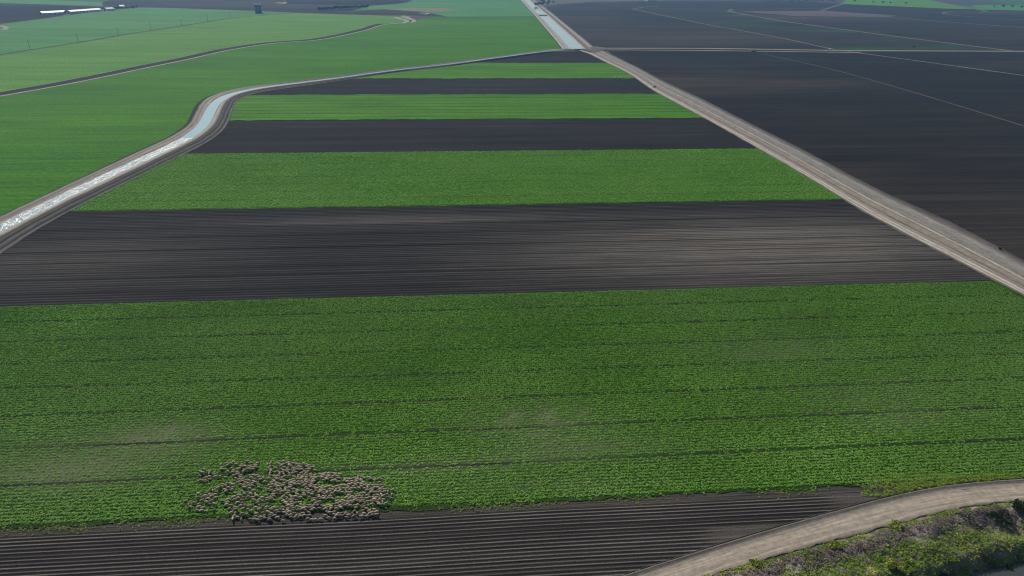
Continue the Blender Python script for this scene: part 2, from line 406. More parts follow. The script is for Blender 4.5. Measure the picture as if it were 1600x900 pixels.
def furrow_mat(name, lo, hi, ridge_w=.6, patchlight=None, head=None):
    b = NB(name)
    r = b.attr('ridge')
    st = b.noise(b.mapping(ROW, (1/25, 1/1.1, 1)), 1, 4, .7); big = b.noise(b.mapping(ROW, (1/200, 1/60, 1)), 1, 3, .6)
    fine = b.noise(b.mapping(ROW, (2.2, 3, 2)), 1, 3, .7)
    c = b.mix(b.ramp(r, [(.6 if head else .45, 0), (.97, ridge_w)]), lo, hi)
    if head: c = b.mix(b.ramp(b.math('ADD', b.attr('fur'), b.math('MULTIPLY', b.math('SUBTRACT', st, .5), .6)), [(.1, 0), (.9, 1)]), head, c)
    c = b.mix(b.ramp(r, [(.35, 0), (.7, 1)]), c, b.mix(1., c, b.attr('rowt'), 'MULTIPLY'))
    if patchlight:
        s3 = b.noise(b.mapping(ROW, (1/160, 1/1.1, 1)), 1, 4, .7); sx = b.n('ShaderNodeSeparateXYZ'); b.l(b.mapping(ROW, (1, 1, 1)), sx.inputs[0])
        s4 = b.noise(b.mapping(ROW, (1/50, 1/1.0, 1)), 1, 3, .8)
        c = b.mix(b.math('MULTIPLY', b.ramp(s3, [(.35, .6), (.62, 1)]), b.attr('dry'), True), c, patchlight)
        c = b.mix(1., c, b.ramp(b.math('MULTIPLY', s3, b.math('ADD', s4, .5)), [(.33, .85), (.5, 1.0), (.62, 1.22)]), 'MULTIPLY')
        ph = b.math('FRACT', b.math('DIVIDE', sx.outputs['Y'], 24.88)); c = b.mix(1., c, b.ramp(ph, [(0, .5), (.05, .5), (.07, 1), (.55, 1), (.57, .65), (.60, .65), (.62, 1)]), 'MULTIPLY')
    m = b.math('MULTIPLY', b.ramp(st, [(.3, .6), (.7, 1.3)]), b.ramp(fine, [(.3, .7), (.7, 1.25)]))
    m = b.math('MULTIPLY', m, b.ramp(big, [(.3, .85), (.7, 1.15)]))
    mc = b.n('ShaderNodeCombineColor')
    for i in range(3): b.l(m, mc.inputs[i])
    c = b.mix(1., c, mc.outputs[0], 'MULTIPLY')
    b.bump(b.math('ADD', fine, st), .5, .12)
    return b.fin(c, .95, .03)
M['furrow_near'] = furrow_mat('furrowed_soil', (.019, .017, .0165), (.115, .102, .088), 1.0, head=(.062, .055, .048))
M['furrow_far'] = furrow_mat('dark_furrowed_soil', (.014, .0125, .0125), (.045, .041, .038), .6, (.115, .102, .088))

# near furrowed strip: its furrows stop short of the ditch and turn into smooth headland
nd = np.array(extend([np.array(p) for p in nr_d], 200, 200)); ndu = np.array([uv(*p) for p in nd])
def near_right(v):
    o_ = np.argsort(ndu[:, 1]); return np.interp(v, ndu[o_, 1], ndu[o_, 0])
va = uv(*px(1119, 823))[1]; ua = uv(*px(1119, 840))[0]; ub = uv(*px(1306, 780))[0]
def fade_near(U, Vv):
    lim = np.where(Vv < va, ua + .8 * np.sin(Vv * 2.1), ub + (V1 - 4 - Vv) * .25)
    k = np.clip((lim - U) / 5 + .3, 0, 1)
    return k * np.clip((V1 - 1.5 - Vv) / 1.5, .25, 1)
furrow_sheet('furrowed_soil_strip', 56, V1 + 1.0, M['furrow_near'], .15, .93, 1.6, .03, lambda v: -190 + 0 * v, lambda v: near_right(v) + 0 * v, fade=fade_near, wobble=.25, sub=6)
ul2 = lambda v: uleft(v)
ur2 = lambda v: uright(v)
furrow_sheet('ploughed_field', V2 - 1.2, V3 + 1.2, M['furrow_far'], .18, 1.85, 5, .03, ul2, ur2, sub=6, dry=lambda U, W: np.clip(gauss(U, W, 1200, 385, 90, 30) * 1.15 + .35 * gauss(U, W, 120, 400, 60, 30) + .45 * gauss(U, W, 620, 345, 60, 7), 0, 1))

def strip(name, v0, v1, mat, z=.05, wob=1.0, du=4, dv=None, ul=ul2, ur=ur2, rowstep=8, bare=None):
    nv = max(2, int((v1 - v0) / rowstep)); vs = np.linspace(v0, v1, nv + 1)
    n = int((ur(v0) - ul(v0)) / du) + 2; T = np.linspace(0, 1, n)
    VV, TT = np.meshgrid(vs, T, indexing='ij'); UL = ul(VV.ravel()).reshape(VV.shape); UR = ur(VV.ravel()).reshape(VV.shape); UU = UL + (UR - UL) * TT
    VW = VV.copy()
    VW[0] += wob * ((rng.random(n) - .5) + .8 * vnoise(UU[0], UU[0] * 0, 40, 8)); VW[-1] += wob * ((rng.random(n) - .5) + .8 * vnoise(UU[0], UU[0] * 0, 55, 9))
    idx = np.arange(VV.size).reshape(VV.shape)
    f = np.stack([idx[:-1, :-1], idx[:-1, 1:], idx[1:, 1:], idx[1:, :-1]], -1).reshape(-1, 4)
    o = mesh_np(name, np.c_[(UU * cR - VW * sR).ravel(), (UU * sR + VW * cR).ravel(), np.full(VV.size, z)], f, mat, attrs={'bare': bare(UU.ravel(), VV.ravel())} if bare else None)
    tag(o, kind='structure'); return o
ulw = lambda v: np.maximum(uleft(v), -260)
strip('crop_field', V1 - .3, V2 + .3, M['crop_base'], .22, 1.0, 2.0, rowstep=2.0, bare=lambda U, W: bare1(U, W), ul=lambda v: np.maximum(uleft(v), -270), ur=lambda v: np.minimum(uright(v), 300))
strip('crop_field', V3 - .2, V4 - .3, M['crop_base2'], .18, 1.0, 3)
strip('ploughed_field', V4 - 3, V5 + 3, M['soil'], .03, 0, 10)
strip('crop_field', V5, V6, M['crop_mid'], .2, 2.2, 4)
strip('ploughed_field', V6 - 3, V7 + 3, M['soil'], .03, 0, 10)
strip('crop_field', V7, V8, M['crop_mid'], .2, 3, 5)
strip('ploughed_field', V8 - 3, V9 + 60, M['soil'], .03, 0, 10)

# ------------------------------------------------------------ fields left of the side canal
lo_line = [tuple(p) for p in can_c]
leftP = [(-900, 60), (-320, 60)] + [tuple(p) for p in extend([np.array(q) for q in can_c], 180, 0)[:1]] + lo_line + pxs([(890, 70), (858, 45), (838, 25.5), (700, 26), (660, 28), (649, 34), (637, 36), (620, 37.5), (598, 37.5), (586, 40), (569, 47), (525, 57), (481, 65), (437, 66.5), (400, 71), (337, 82), (287, 94), (225, 106), (150, 121.5), (75, 136), (0, 149)])
leftP += [tuple(np.array(leftP[-1]) + (np.array(leftP[-1]) - np.array(leftP[-2])) * 6)]
polyfill('crop_field', leftP, .02, M['crop_left'])
d1 = pxs([(0, 146.5), (75, 134), (150, 119), (225, 103.5), (287, 91.5), (337, 79.5), (400, 69), (437, 64.5), (481, 63.5), (525, 55.5), (569, 45.5), (586, 38.5), (599, 37), (616, 36), (632, 35.5), (645, 30), (640, 26.5)])
hl = pxs([(0, 85.7), (50, 77.5), (125, 66), (200, 53), (275, 42), (350, 29.5), (400, 25), (465, 20)])
p2 = [tuple(np.array(d1[0]) + (np.array(d1[0]) - np.array(d1[1])) * 6)] + d1 + pxs([(560, 23), (465, 20)]) + hl[::-1][1:] + [tuple(np.array(hl[0]) + (np.array(hl[0]) - np.array(hl[1])) * 6)]
polyfill('crop_field', p2, .031, M['crop_left2'])
M['crop_blue'] = crop_mat('bluish_crop', (.045, .145, .035), (.055, .16, .04), (.068, .172, .048), patch=1/600, streak=(1/120, 1/8), contrast=.12, fine_sc=.4)
p3 = [tuple(np.array(hl[0]) + (np.array(hl[0]) - np.array(hl[1])) * 6)] + hl + pxs([(400, 17), (250, 12), (215, 12), (155, 17), (100, 25), (60, 30), (0, 38)]); v_ = np.array(p3[-1]) - np.array(p3[-2]); p3.append(tuple(np.array(p3[-1]) + v_ * 8))
polyfill('crop_field', p3, .032, M['crop_blue'])
# far soils and grass, left
polyfill('ploughed_field', pxs([(-260, 60), (0, 38), (60, 30), (100, 25), (155, 17), (215, 12), (160, 10), (0, 5), (-260, -4)]), .033, M['soil_r'])
polyfill('ploughed_field', pxs([(215, 12), (250, 12), (400, 17), (465, 20), (560, 23), (545, 18), (578, 9), (450, 6.5), (445, 0), (440, -6), (215, -8), (160, 3), (160, 10)]), .033, M['soil_far'])
polyfill('ploughed_field', pxs([(450, 6.5), (578, 9), (625, 5.6), (642, 2.5), (644, -2), (640, -8), (440, -8)]), .034, M['soil_r'])
polyfill('ploughed_field', pxs([(560, 23), (700, 26), (665, 19), (600, 14.5), (545, 17)]), .034, M['soil_far'])
polyfill('pasture', pxs([(545, 17), (600, 14.5), (665, 19), (700, 26), (838, 25.5), (815, -2), (800, -10), (650, -10), (642, 3), (625, 6), (578, 9.3)]), .033, M['crop_blue'])
polyfill('dry_grass_patch', pxs([(605, 14.6), (640, 12), (690, 12.5), (720, 15), (690, 18), (668, 18.5)]), .05, M['grass_pale'], wob=12, step=30)
polyfill('crop_field', pxs([(-260, -5), (0, 4.5), (160, 9.5), (160, 3), (60, 0), (0, -8)]), .034, M['crop_blue'])

# ------------------------------------------------------------ right dark fields
rr = extend([np.array(q) for q in road_r], 260, 0)
rp = [tuple(p) for p in rr] + pxs([(1100, 76), (1600, 80)]); rp = [tuple(np.array(rr[0]) )] + [tuple(p) for p in rr[1:]] + pxs([(1100, 76.5), (1330, 81), (1600, 81.5), (2100, 86)]) + [(1200, 30)]
# drop any step behind the near road
o = polyfill('ploughed_field', rp, .03, M['soil_r'])
far_r = pxs([(930, 73), (890, 44), (850, 8), (930, 2.5), (1070, 1), (1230, 1), (1319, 6), (1480, 13), (1600, 16), (2000, 26), (2100, 86), (1600, 81.5), (1330, 81), (1100, 76.5)])
polyfill('ploughed_field', far_r, .029, M['soil_far'])
M['wet_r'] = soil_mat('dark_soil_patchy', (.022, .020, .020), .3, light=(.060, .047, .038), light_pos=(.45, .7), patch=1/500, lines=.25, streak=(1/140, 1/5))
polyfill('ploughed_field', pxs([(930, 74), (893, 45), (856, 12), (930, 5), (987, 15), (1100, 37), (1225, 60), (1300, 76), (1290, 80), (1100, 76.2)]), .036, M['wet_r'])
M['weedy'] = soil_mat('weedy_soil', (.028, .026, .026), .25, light=(.026, .052, .020), light_pos=(.5, .6), patch=1/140, lines=.2, streak=(1/140, 1/5))
polyfill('weedy_field', pxs([(990, 13), (1134, 18), (1225, 34), (1350, 51), (1475, 67), (1575, 79.5), (1330, 80), (1225, 59), (1100, 36)]), .037, M['weedy'])
polyfill('crop_field', pxs([(1322, -1), (1314, 6), (1480, 13.5), (1522, 14), (1440, -1)]), .045, M['crop_left2'], wob=6, step=30)
polyfill('pasture', pxs([(1520, 8), (1524, 15), (1600, 16.5), (1900, 22), (1900, 14), (1600, 8)]), .045, M['crop_blue'], wob=6, step=30)
polyfill('bare_soil_patch', pxs([(1150, 17), (1290, 17), (1400, 24), (1380, 27), (1240, 25)]), .044, M['grass_pale'] if False else soil_mat('tan_soil', (.085, .07, .06), .1, light=(.11, .09, .075), patch=1/200, lines=.1), wob=14, step=30)

# ------------------------------------------------------------ tracks
def track(name, pts, wd, z=.10, mat=None, ext=(0, 0), step=12, sm=2, jit=.8):
    P = extend([np.array(p) for p in pxs(pts)], *ext); Q, _ = poly_resample(P, step)
    if len(Q) > 10: Q = smooth_line(Q, sm)
    return ribbon(name, Q, (1, 0, -1), (z, z + .02, z), mat or M['track'], wd / 2, wd / 2, jit=jit)
M['track_mid'] = soil_mat('worn_track', (.19, .172, .15), .12, light=(.24, .215, .19), patch=1/60, lines=.12, streak=(1/20, 1/2))
M['track_dim'] = soil_mat('dusty_track', (.10, .092, .082), .15, light=(.135, .122, .108), patch=1/60, lines=.15, streak=(1/20, 1/2))
track('farm_track', [(926, 75.3), (1100, 75.6), (1330, 79.2), (1600, 80.2)], 9, .12, M['track_mid'], (0, 600))
track('farm_track', [(918, 77.8), (1100, 79), (1345, 82.2)], 6, .13, M['track_mid'])
track('farm_track', [(1320, 79.8), (1440, 96), (1600, 118)], 5, .10, M['track_dim'], (0, 400))
track('farm_track', [(1000, 16.8), (1100, 37.5), (1225, 60), (1305, 78)], 5.5, .11, M['track_dim'])
track('farm_track', [(1030, 9.5), (1003, 11.5), (988, 14.5), (1000, 17)], 6, .11, M['track_dim'], sm=1)
track('farm_track', [(1134, 17.5), (1225, 33.5), (1350, 50.5), (1475, 66.5), (1580, 79.5)], 9, .11, M['track_dim'])
track('farm_track', [(1145, 14.5), (1136, 17), (1150, 19)], 9, .12, M['track_dim'])
track('farm_track', [(1284, 16.5), (1366, 25), (1475, 34), (1600, 43.5)], 8, .11, M['track_dim'], (0, 700))
track('farm_track', [(1319, 5.5), (1300, 11), (1283, 16.5)], 9, .12, M['track_dim'])
track('farm_track', [(1444, -1), (1480, 6), (1519, 13)], 16, .12, M['track_dim'], (300, 0))
track('farm_track', [(1519, 13), (1545, 18), (1530, 19.5)], 8, .13, M['track_dim'])
track('farm_track', [(1488, 18), (1469, 20.5), (1490, 24), (1530, 27), (1600, 31)], 8, .12, M['track_dim'])
track('farm_track', [(1519, 13.2), (1600, 16), (1800, 22)], 7, .11, M['track_dim'])
track('farm_track', [(848, 10), (880, 5), (930, 2.5), (1075, 1.2), (1190, 2)], 8, .12, M['track_dim'])
track('furrow_track', [(1192, 84), (1300, 108), (1400, 136), (1500, 166), (1600, 197)], 1.3, .09, M['track_dim'], (0, 200), jit=.2)
track('farm_track', [(0, 5), (80, 7), (160, 10.5), (270, 12.5), (400, 17.2), (465, 20.5), (560, 23.2), (700, 26.2)], 7, .12, M['track_dim'], (500, 0))
track('farm_track', [(0, 38), (60, 30.5), (95, 26), (108, 22)], 9, .12, M['track_dim'], (300, 0))
track('farm_track', [(-20, 40), (5, 40.5), (15, 43), (8, 46.5), (-20, 48)], 7, .13, M['track'])
track('farm_track', [(450, 6.8), (578, 9.3), (625, 6), (640, 3.2), (650, 0)], 6, .12, M['track_dim'])
for pts in ([(608, 37.2), (632, 36)], [(617, 27), (625, 29.5), (634, 31.5), (638, 34), (630, 36)], [(628, 25.5), (645, 30.5), (649, 33.5), (641, 35.2)], [(628, 24.5), (640, 26)], [(656, 21), (664, 20), (670, 20.8), (663, 22.4)], [(431, 5), (439, 3.5), (446, 3), (444, 5.5), (434, 6.5)]):
    track('canal_track', pts, 8, .13, M['track'], step=10, sm=1)
track('weed_line', [(662, 26.6), (750, 26.4), (838, 26.2)], 5, .11, M['dark_ditch'])
# hedge line road in the left fields
track('field_ditch', [(0, 85.7), (50, 77.5), (125, 66), (200, 53), (275, 42), (350, 29.5), (400, 25), (465, 20.3)], 4, .10, soil_mat('ditch_grass', (.03, .05, .025), .2), (500, 0))
track('farm_track', [(0, 87.0), (50, 78.8), (125, 67), (200, 53.9), (275, 42.8), (350, 30.2)], 1.6, .11, M['track_dim'], (500, 0), jit=1.5)

# ------------------------------------------------------------ canals (raised earth banks, real profile)
def stripe_mat(name, stops, sscale=(1/14., 3.0), bumpd=.2):
    """stops over cross position -1..1"""
    b = NB(name); ta = b.attr('t'); sa = b.attr('s')
    cv = b.n('ShaderNodeCombineXYZ'); b.l(sa, cv.inputs[0]); b.l(ta, cv.inputs[1])
    mp = b.n('ShaderNodeMapping'); mp.inputs['Scale'].default_value = (1/45., 1.2, 1); b.l(cv.outputs[0], mp.inputs[0])
    wob = b.noise(mp.outputs[0], 1, 3, .6)
    mp2 = b.n('ShaderNodeMapping'); mp2.inputs['Scale'].default_value = (sscale[0], sscale[1]*6, 1); b.l(cv.outputs[0], mp2.inputs[0])
    st = b.noise(mp2.outputs[0], 1, 4, .7)
    tt = b.math('ADD', ta, b.math('MULTIPLY', b.math('SUBTRACT', wob, .5), .10))
    tt = b.math('ADD', b.math('MULTIPLY', tt, .5), .5)
    c = b.ramp(tt, [((p + 1) / 2, q) for p, q in stops])
    fine = b.noise(b.mapping(0, (.8, .8, .8)), 1, 4, .7)
    m = b.math('MULTIPLY', b.ramp(st, [(.3, .72), (.7, 1.28)]), b.ramp(fine, [(.3, .78), (.7, 1.22)]))
    mc = b.n('ShaderNodeCombineColor')
    for i in range(3): b.l(m, mc.inputs[i])
    c = b.mix(1., c, mc.outputs[0], 'MULTIPLY')
    b.bump(b.math('ADD', st, fine), .6, bumpd)
    return b.fin(c, .95, .04)
PALE = (.30, .27, .23); GRV = (.19, .175, .155); DK = (.04, .038, .036); MIDB = (.10, .092, .08)
# water half width (m) along the side canal, and outer widths measured from the traced edges
ccP = extend([np.array(p) for p in can_c], 220, 0)
Q, _ = poly_resample(ccP, 7); Q = smooth_line(Q, 3, 3); Nn = normals(Q)
loE = np.array(extend([np.array(p) for p in can_lo], 220, 0)); roE = np.array(extend([np.array(p) for p in can_ro], 220, 0))
def smooth1(a, k=5):
    p = np.pad(a, k, mode='edge'); return np.convolve(p, np.ones(2 * k + 1) / (2 * k + 1), 'valid')
wl = smooth1(np.clip(np.abs(dist_poly(Q, loE)[0]), 9, 40)); wr = smooth1(np.clip(np.abs(dist_poly(Q, roE)[0]), 9, 40))
print('canal widths L', wl[::20].round(1), 'R', wr[::20].round(1))
hw = 4.2
def canal_banks(name, Q, wl, wr, mat):
    # cross profile in metres from centre, stored t normalised by side width
    N = normals(Q); n = len(Q); prof = []
    def side(sgn, w):
        ww = np.asarray(w)
        return [(0 * ww, .0), (0 * ww + hw * .6, .05), (0 * ww + hw + .3, .9), (0 * ww + hw + 1.2, 1.35), (hw + 1.2 + (ww - hw) * .45, 1.25), (hw + 1.2 + (ww - hw) * .62, .7), (ww * .92, .32), (ww, .24)]
    L = side(1, wl)[::-1]; R = side(-1, wr)[1:]
    cols = [(d, z, 1, wl) for d, z in L] + [(d, z, -1, wr) for d, z in R]
    m = len(cols); co = np.zeros((n, m, 3)); tt = np.zeros((n, m)); ss = np.r_[0, np.cumsum(np.hypot(*np.diff(Q, axis=0).T))]
    for j, (d, z, sg, w_) in enumerate(cols):
        jj = (0 if d is None else d)
        jit = 0 if abs(z) < .06 and j not in (0, m - 1) else (rng.random(n) - .5) * .35
        co[:, j, :2] = Q + N * (sg * (jj + jit))[:, None]; co[:, j, 2] = z + (rng.random(n) - .5) * .1 * (z > .3)
        tt[:, j] = sg * jj / w_
    idx = np.arange(n * m).reshape(n, m)
    f = np.stack([idx[:-1, :-1], idx[:-1, 1:], idx[1:, 1:], idx[1:, :-1]], -1).reshape(-1, 4)[:, ::-1]
    o = mesh_np(name, co.reshape(-1, 3), f, mat, attrs={'t': tt.ravel(), 's': np.repeat(ss, m)}, smooth=True)
    tag(o, kind='structure')
M['bank'] = stripe_mat('canal_bank_earth', [(-1, DK), (-.92, (.12, .11, .10)), (-.87, (.02, .02, .02)), (-.76, MIDB), (-.70, (.022, .022, .022)), (-.60, (.085, .078, .066)), (-.55, (.03, .03, .028)), (-.46, GRV), (-.36, PALE), (-.28, GRV), (.28, GRV), (.36, PALE), (.5, (.15, .13, .115)), (.62, (.22, .19, .165)), (.72, MIDB), (.79, (.020, .020, .018)), (1, (.020, .022, .016))])
M['bank'].name = 'canal_bank_earth'
canal_banks('canal_bank', Q, wl, wr, M['bank'])
wb = NB('canal_water')
def water_mat(name, ruffle):
    b = NB(name)
    n1 = b.noise(b.mapping(0, (1.5, 1.5, 1.5)), 1, 3, .6); n2 = b.noise(b.mapping(0, (.33, .33, .33)), 1, 3, .6)
    h = b.math('ADD', n1, b.math('MULTIPLY', n2, 2.0))
    b.bump(h, 1.0, ruffle)
    b.b.inputs['IOR'].default_value = 1.333
    return b.fin((.16, .30, .34), .06, .3)
M['water'] = water_mat('canal_water', .02)
rf = NB('ruffled_water')   # wind ruffled reach that glitters
sa = rf.attr('s')
n1 = rf.noise(rf.mapping(0, (.8, .8, .8)), 1, 3, .6); n2 = rf.noise(rf.mapping(0, (.3, .3, .3)), 1, 2, .6)
rf.bump(rf.math('ADD', n1, rf.math('MULTIPLY', n2, 1.8)), 1.0, 1.15)
M['ruffled'] = rf.fin((.18, .26, .28), .20, .9)
# split of the water at the bend
kx = int(np.argmin(np.hypot(*(Q - np.array(px(292, 219))).T)))
hwa = np.full(len(Q), hw)
ribbon('canal_water', Q[:kx + 1], (1, .5, 0, -.5, -1), (.55,) * 5, M['ruffled'], hw + .1, hw + .1)
ribbon('canal_water', Q[kx:], (1, .5, 0, -.5, -1), (.55,) * 5, M['water'], hw + .1, hw + .1)

# main canal
def midline(a, b_, n=60):
    a = np.array(extend([np.array(p) for p in a], 0, 1500)); b_ = np.array(extend([np.array(p) for p in b_], 0, 1500))
    def rs(P): d = np.r_[0, np.cumsum(np.hypot(*np.diff(P, axis=0).T))]; t = np.linspace(0, 1, n) ** 1.3 * d[-1]; return np.c_[np.interp(t, d, P[:, 0]), np.interp(t, d, P[:, 1])]
    return (rs(a) + rs(b_)) / 2
MQ = midline(mc_l, mc_r)
wh = np.abs(dist_poly(MQ, np.array(extend([np.array(p) for p in mc_l], 0, 1500)))[0]).mean()
bl = np.abs(dist_poly(MQ[:40], np.array(extend([np.array(p) for p in mb_l], 0, 1500)))[0]); br = np.abs(dist_poly(MQ[:40], np.array(extend([np.array(p) for p in mb_r], 0, 1500)))[0])
print('main canal half width', wh, 'bank', bl[::8].round(1), br[::8].round(1))
wl_m = float(np.median(bl)); wr_m = float(np.median(br))
hw_save = hw; hw = float(np.clip(wh, 6, 14))
M['bank_main'] = stripe_mat('main_canal_bank', [(-1, MIDB), (-.9, GRV), (-.82, PALE), (-.7, GRV), (-.55, MIDB), (-.45, (.12, .112, .095)), (-.38, PALE), (.6, PALE), (.75, GRV), (.88, PALE), (.95, DK)])
canal_banks('canal_bank', MQ, np.full(len(MQ), max(wl_m, hw + 6)), np.full(len(MQ), max(wr_m, hw + 6)), M['bank_main'])
ribbon('canal_water', MQ, (1, 0, -1), (.554,) * 3, M['water'], hw + .1, hw + .1)
hw_main = hw; hw = hw_save

# dry side ditch through the left fields
DQ, _ = poly_resample(extend([np.array(p) for p in pxs([(0, 147.5), (75, 134.7), (150, 120), (225, 104.2), (287, 92), (337, 80), (400, 69.3), (437, 65), (481, 64), (525, 56), (569, 46), (586, 39.5), (600, 37.3)])], 500, 0), 10)
DQ = smooth_line(DQ, 2, 2)
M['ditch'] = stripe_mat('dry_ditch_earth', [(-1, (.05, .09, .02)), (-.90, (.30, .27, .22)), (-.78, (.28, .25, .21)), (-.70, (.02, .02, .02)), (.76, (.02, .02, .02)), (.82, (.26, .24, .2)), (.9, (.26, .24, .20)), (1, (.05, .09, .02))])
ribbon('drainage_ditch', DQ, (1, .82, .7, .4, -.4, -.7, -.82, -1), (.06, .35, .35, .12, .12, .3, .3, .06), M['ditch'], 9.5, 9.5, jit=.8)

# levee road
LQ = np.array(extend([np.array(p) for p in road_l], 200, 0)); RQ = np.array(extend([np.array(p) for p in road_r], 200, 0))
def rs(P, n): d = np.r_[0, np.cumsum(np.hypot(*np.diff(P, axis=0).T))]; t_ = np.linspace(0, d[-1], n); return np.c_[np.interp(t_, d, P[:, 0]), np.interp(t_, d, P[:, 1])]
RM = smooth_line((rs(LQ, 160) + rs(RQ, 160)) / 2, 3, 2)
wrd = smooth1((np.abs(dist_poly(RM, LQ)[0]) + np.abs(dist_poly(RM, RQ)[0])) / 2)
print('road half width', wrd[::20].round(1))
M['road'] = stripe_mat('levee_road_gravel', [(-1, (.06, .055, .05)), (-.88, (.075, .068, .06)), (-.68, (.115, .105, .092)), (-.45, (.20, .19, .17)), (-.25, (.165, .155, .138)), (-.02, (.155, .145, .128)), (.05, (.15, .135, .115)), (.09, (.31, .28, .24)), (.12, (.31, .28, .24)), (.15, (.15, .135, .11)), (.30, (.20, .172, .145)), (.42, (.17, .145, .12)), (.50, (.10, .088, .072)), (.55, (.22, .195, .165)), (.63, (.16, .14, .118)), (.70, (.30, .275, .24)), (.76, (.33, .30, .26)), (.80, (.17, .15, .128)), (.84, (.30, .275, .24)), (.90, (.30, .27, .23)), (.94, (.10, .09, .075))], sscale=(1/12., 1.5))
ribbon('levee_road', RM, (1, .93, .55, .1, -.2, -.5, -.72, -1), (.25, .45, .5, .75, 1.0, .95, .5, .05), M['road'], wrd, wrd, jit=.8)
# crossroads apron at the canal junction
polyfill('road_apron', pxs([(909, 79), (917, 81), (930, 83), (942, 80.5), (948, 79), (948, 76), (930, 74), (914, 76)]), 1.22, M['track_dim'])

# ------------------------------------------------------------ near dirt road
ND = [np.array(p) for p in nr_d]; NU = [np.array(p) for p in nr_u]; NL = [np.array(p) for p in nr_l]
a = rs(np.array(extend(NU, 120, 200)), 260); b2 = rs(np.array(extend(NL, 120, 200)), 260)
NM = smooth_line((a + b2) / 2, 4, 3)
wU = smooth1(np.clip(np.abs(dist_poly(NM, np.array(extend(NU, 130, 220)))[0]), 2.2, 4)); wLw = smooth1(np.clip(np.abs(dist_poly(NM, np.array(extend(NL, 130, 220)))[0]), 2.2, 4))
wDt = smooth1(np.abs(dist_poly(NM, np.array(extend(ND, 130, 220)))[0]))
print('near road', wU[::30].round(1), wLw[::30].round(1), wDt[::30].round(1))
M['nroad'] = stripe_mat('dirt_road', [(-1, (0.090, 0.083, 0.057)), (-.85, (0.180, 0.157, 0.123)), (-.6, (0.261, 0.224, 0.179)), (-.48, (0.288, 0.248, 0.201)), (-.38, (0.225, 0.193, 0.156)), (-.1, (0.239, 0.206, 0.166)), (.15, (0.270, 0.233, 0.187)), (.32, (0.216, 0.185, 0.148)), (.44, (0.279, 0.240, 0.193)), (.62, (0.252, 0.217, 0.176)), (.85, (0.198, 0.172, 0.139)), (1, (0.171, 0.148, 0.119))], sscale=(1/9., 1.0), bumpd=.1)
ribbon('dirt_road', NM, (1, .8, .5, .2, 0, -.2, -.5, -.8, -1), (.20, .24, .20, .24, .26, .24, .20, .23, .16), M['nroad'], wU, wLw, jit=.5)
M['berm'] = stripe_mat('road_verge_earth', [(.0, (.20, .18, .155)), (.22, (.14, .127, .11)), (.45, (.12, .108, .092)), (.60, (.13, .115, .098)), (.69, (.15, .132, .11)), (.73, (.010, .010, .009)), (.91, (.012, .012, .010)), (.96, (.06, .055, .048))], bumpd=.2)
# verge ribbon from road edge up to the ditch (cross position 0..1 on the left side)
Nn2 = normals(NM); n = len(NM); fr = [0, .2, .4, .58, .70, .76, .90, 1.0]; zz = [.19, .14, .12, .32, .40, .145, .14, .16]
co = np.zeros((n, len(fr), 3)); tt = np.zeros((n, len(fr)))
for j, (f_, z_) in enumerate(zip(fr, zz)):
    off = (wU - .1) + (wDt + .5 - wU) * f_; co[:, j, :2] = NM + Nn2 * off[:, None]; co[:, j, 2] = z_ + (rng.random(n) - .5) * .06; tt[:, j] = f_
idx = np.arange(n * len(fr)).reshape(n, len(fr)); f4 = np.stack([idx[:-1, :-1], idx[:-1, 1:], idx[1:, 1:], idx[1:, :-1]], -1).reshape(-1, 4)
ssv = np.r_[0, np.cumsum(np.hypot(*np.diff(NM, axis=0).T))]
o = mesh_np('road_verge', co.reshape(-1, 3), f4, M['berm'], attrs={'t': tt.ravel(), 's': np.repeat(ssv, len(fr))}, smooth=True); tag(o, kind='structure')
# headland between furrow ends and ditch

# ------------------------------------------------------------ haze
hz = bpy.data.materials.new('haze_air'); hz.use_nodes = True; hz.node_tree.nodes.clear()
pv = hz.node_tree.nodes.new('ShaderNodeVolumePrincipled'); mo = hz.node_tree.nodes.new('ShaderNodeOutputMaterial')
pv.inputs['Color'].default_value = (.23, .54, .92, 1); pv.inputs['Density'].default_value = .0001; pv.inputs['Anisotropy'].default_value = .2
hz.node_tree.links.new(pv.outputs[0], mo.inputs['Volume'])
hb = MB().box(-FAR - 10, FAR + 10, -FAR - 10, FAR + 10, -8, 112).build('haze', hz); tag(hb, kind='stuff', label='pale blue haze in the air over the distant fields', cat='haze')

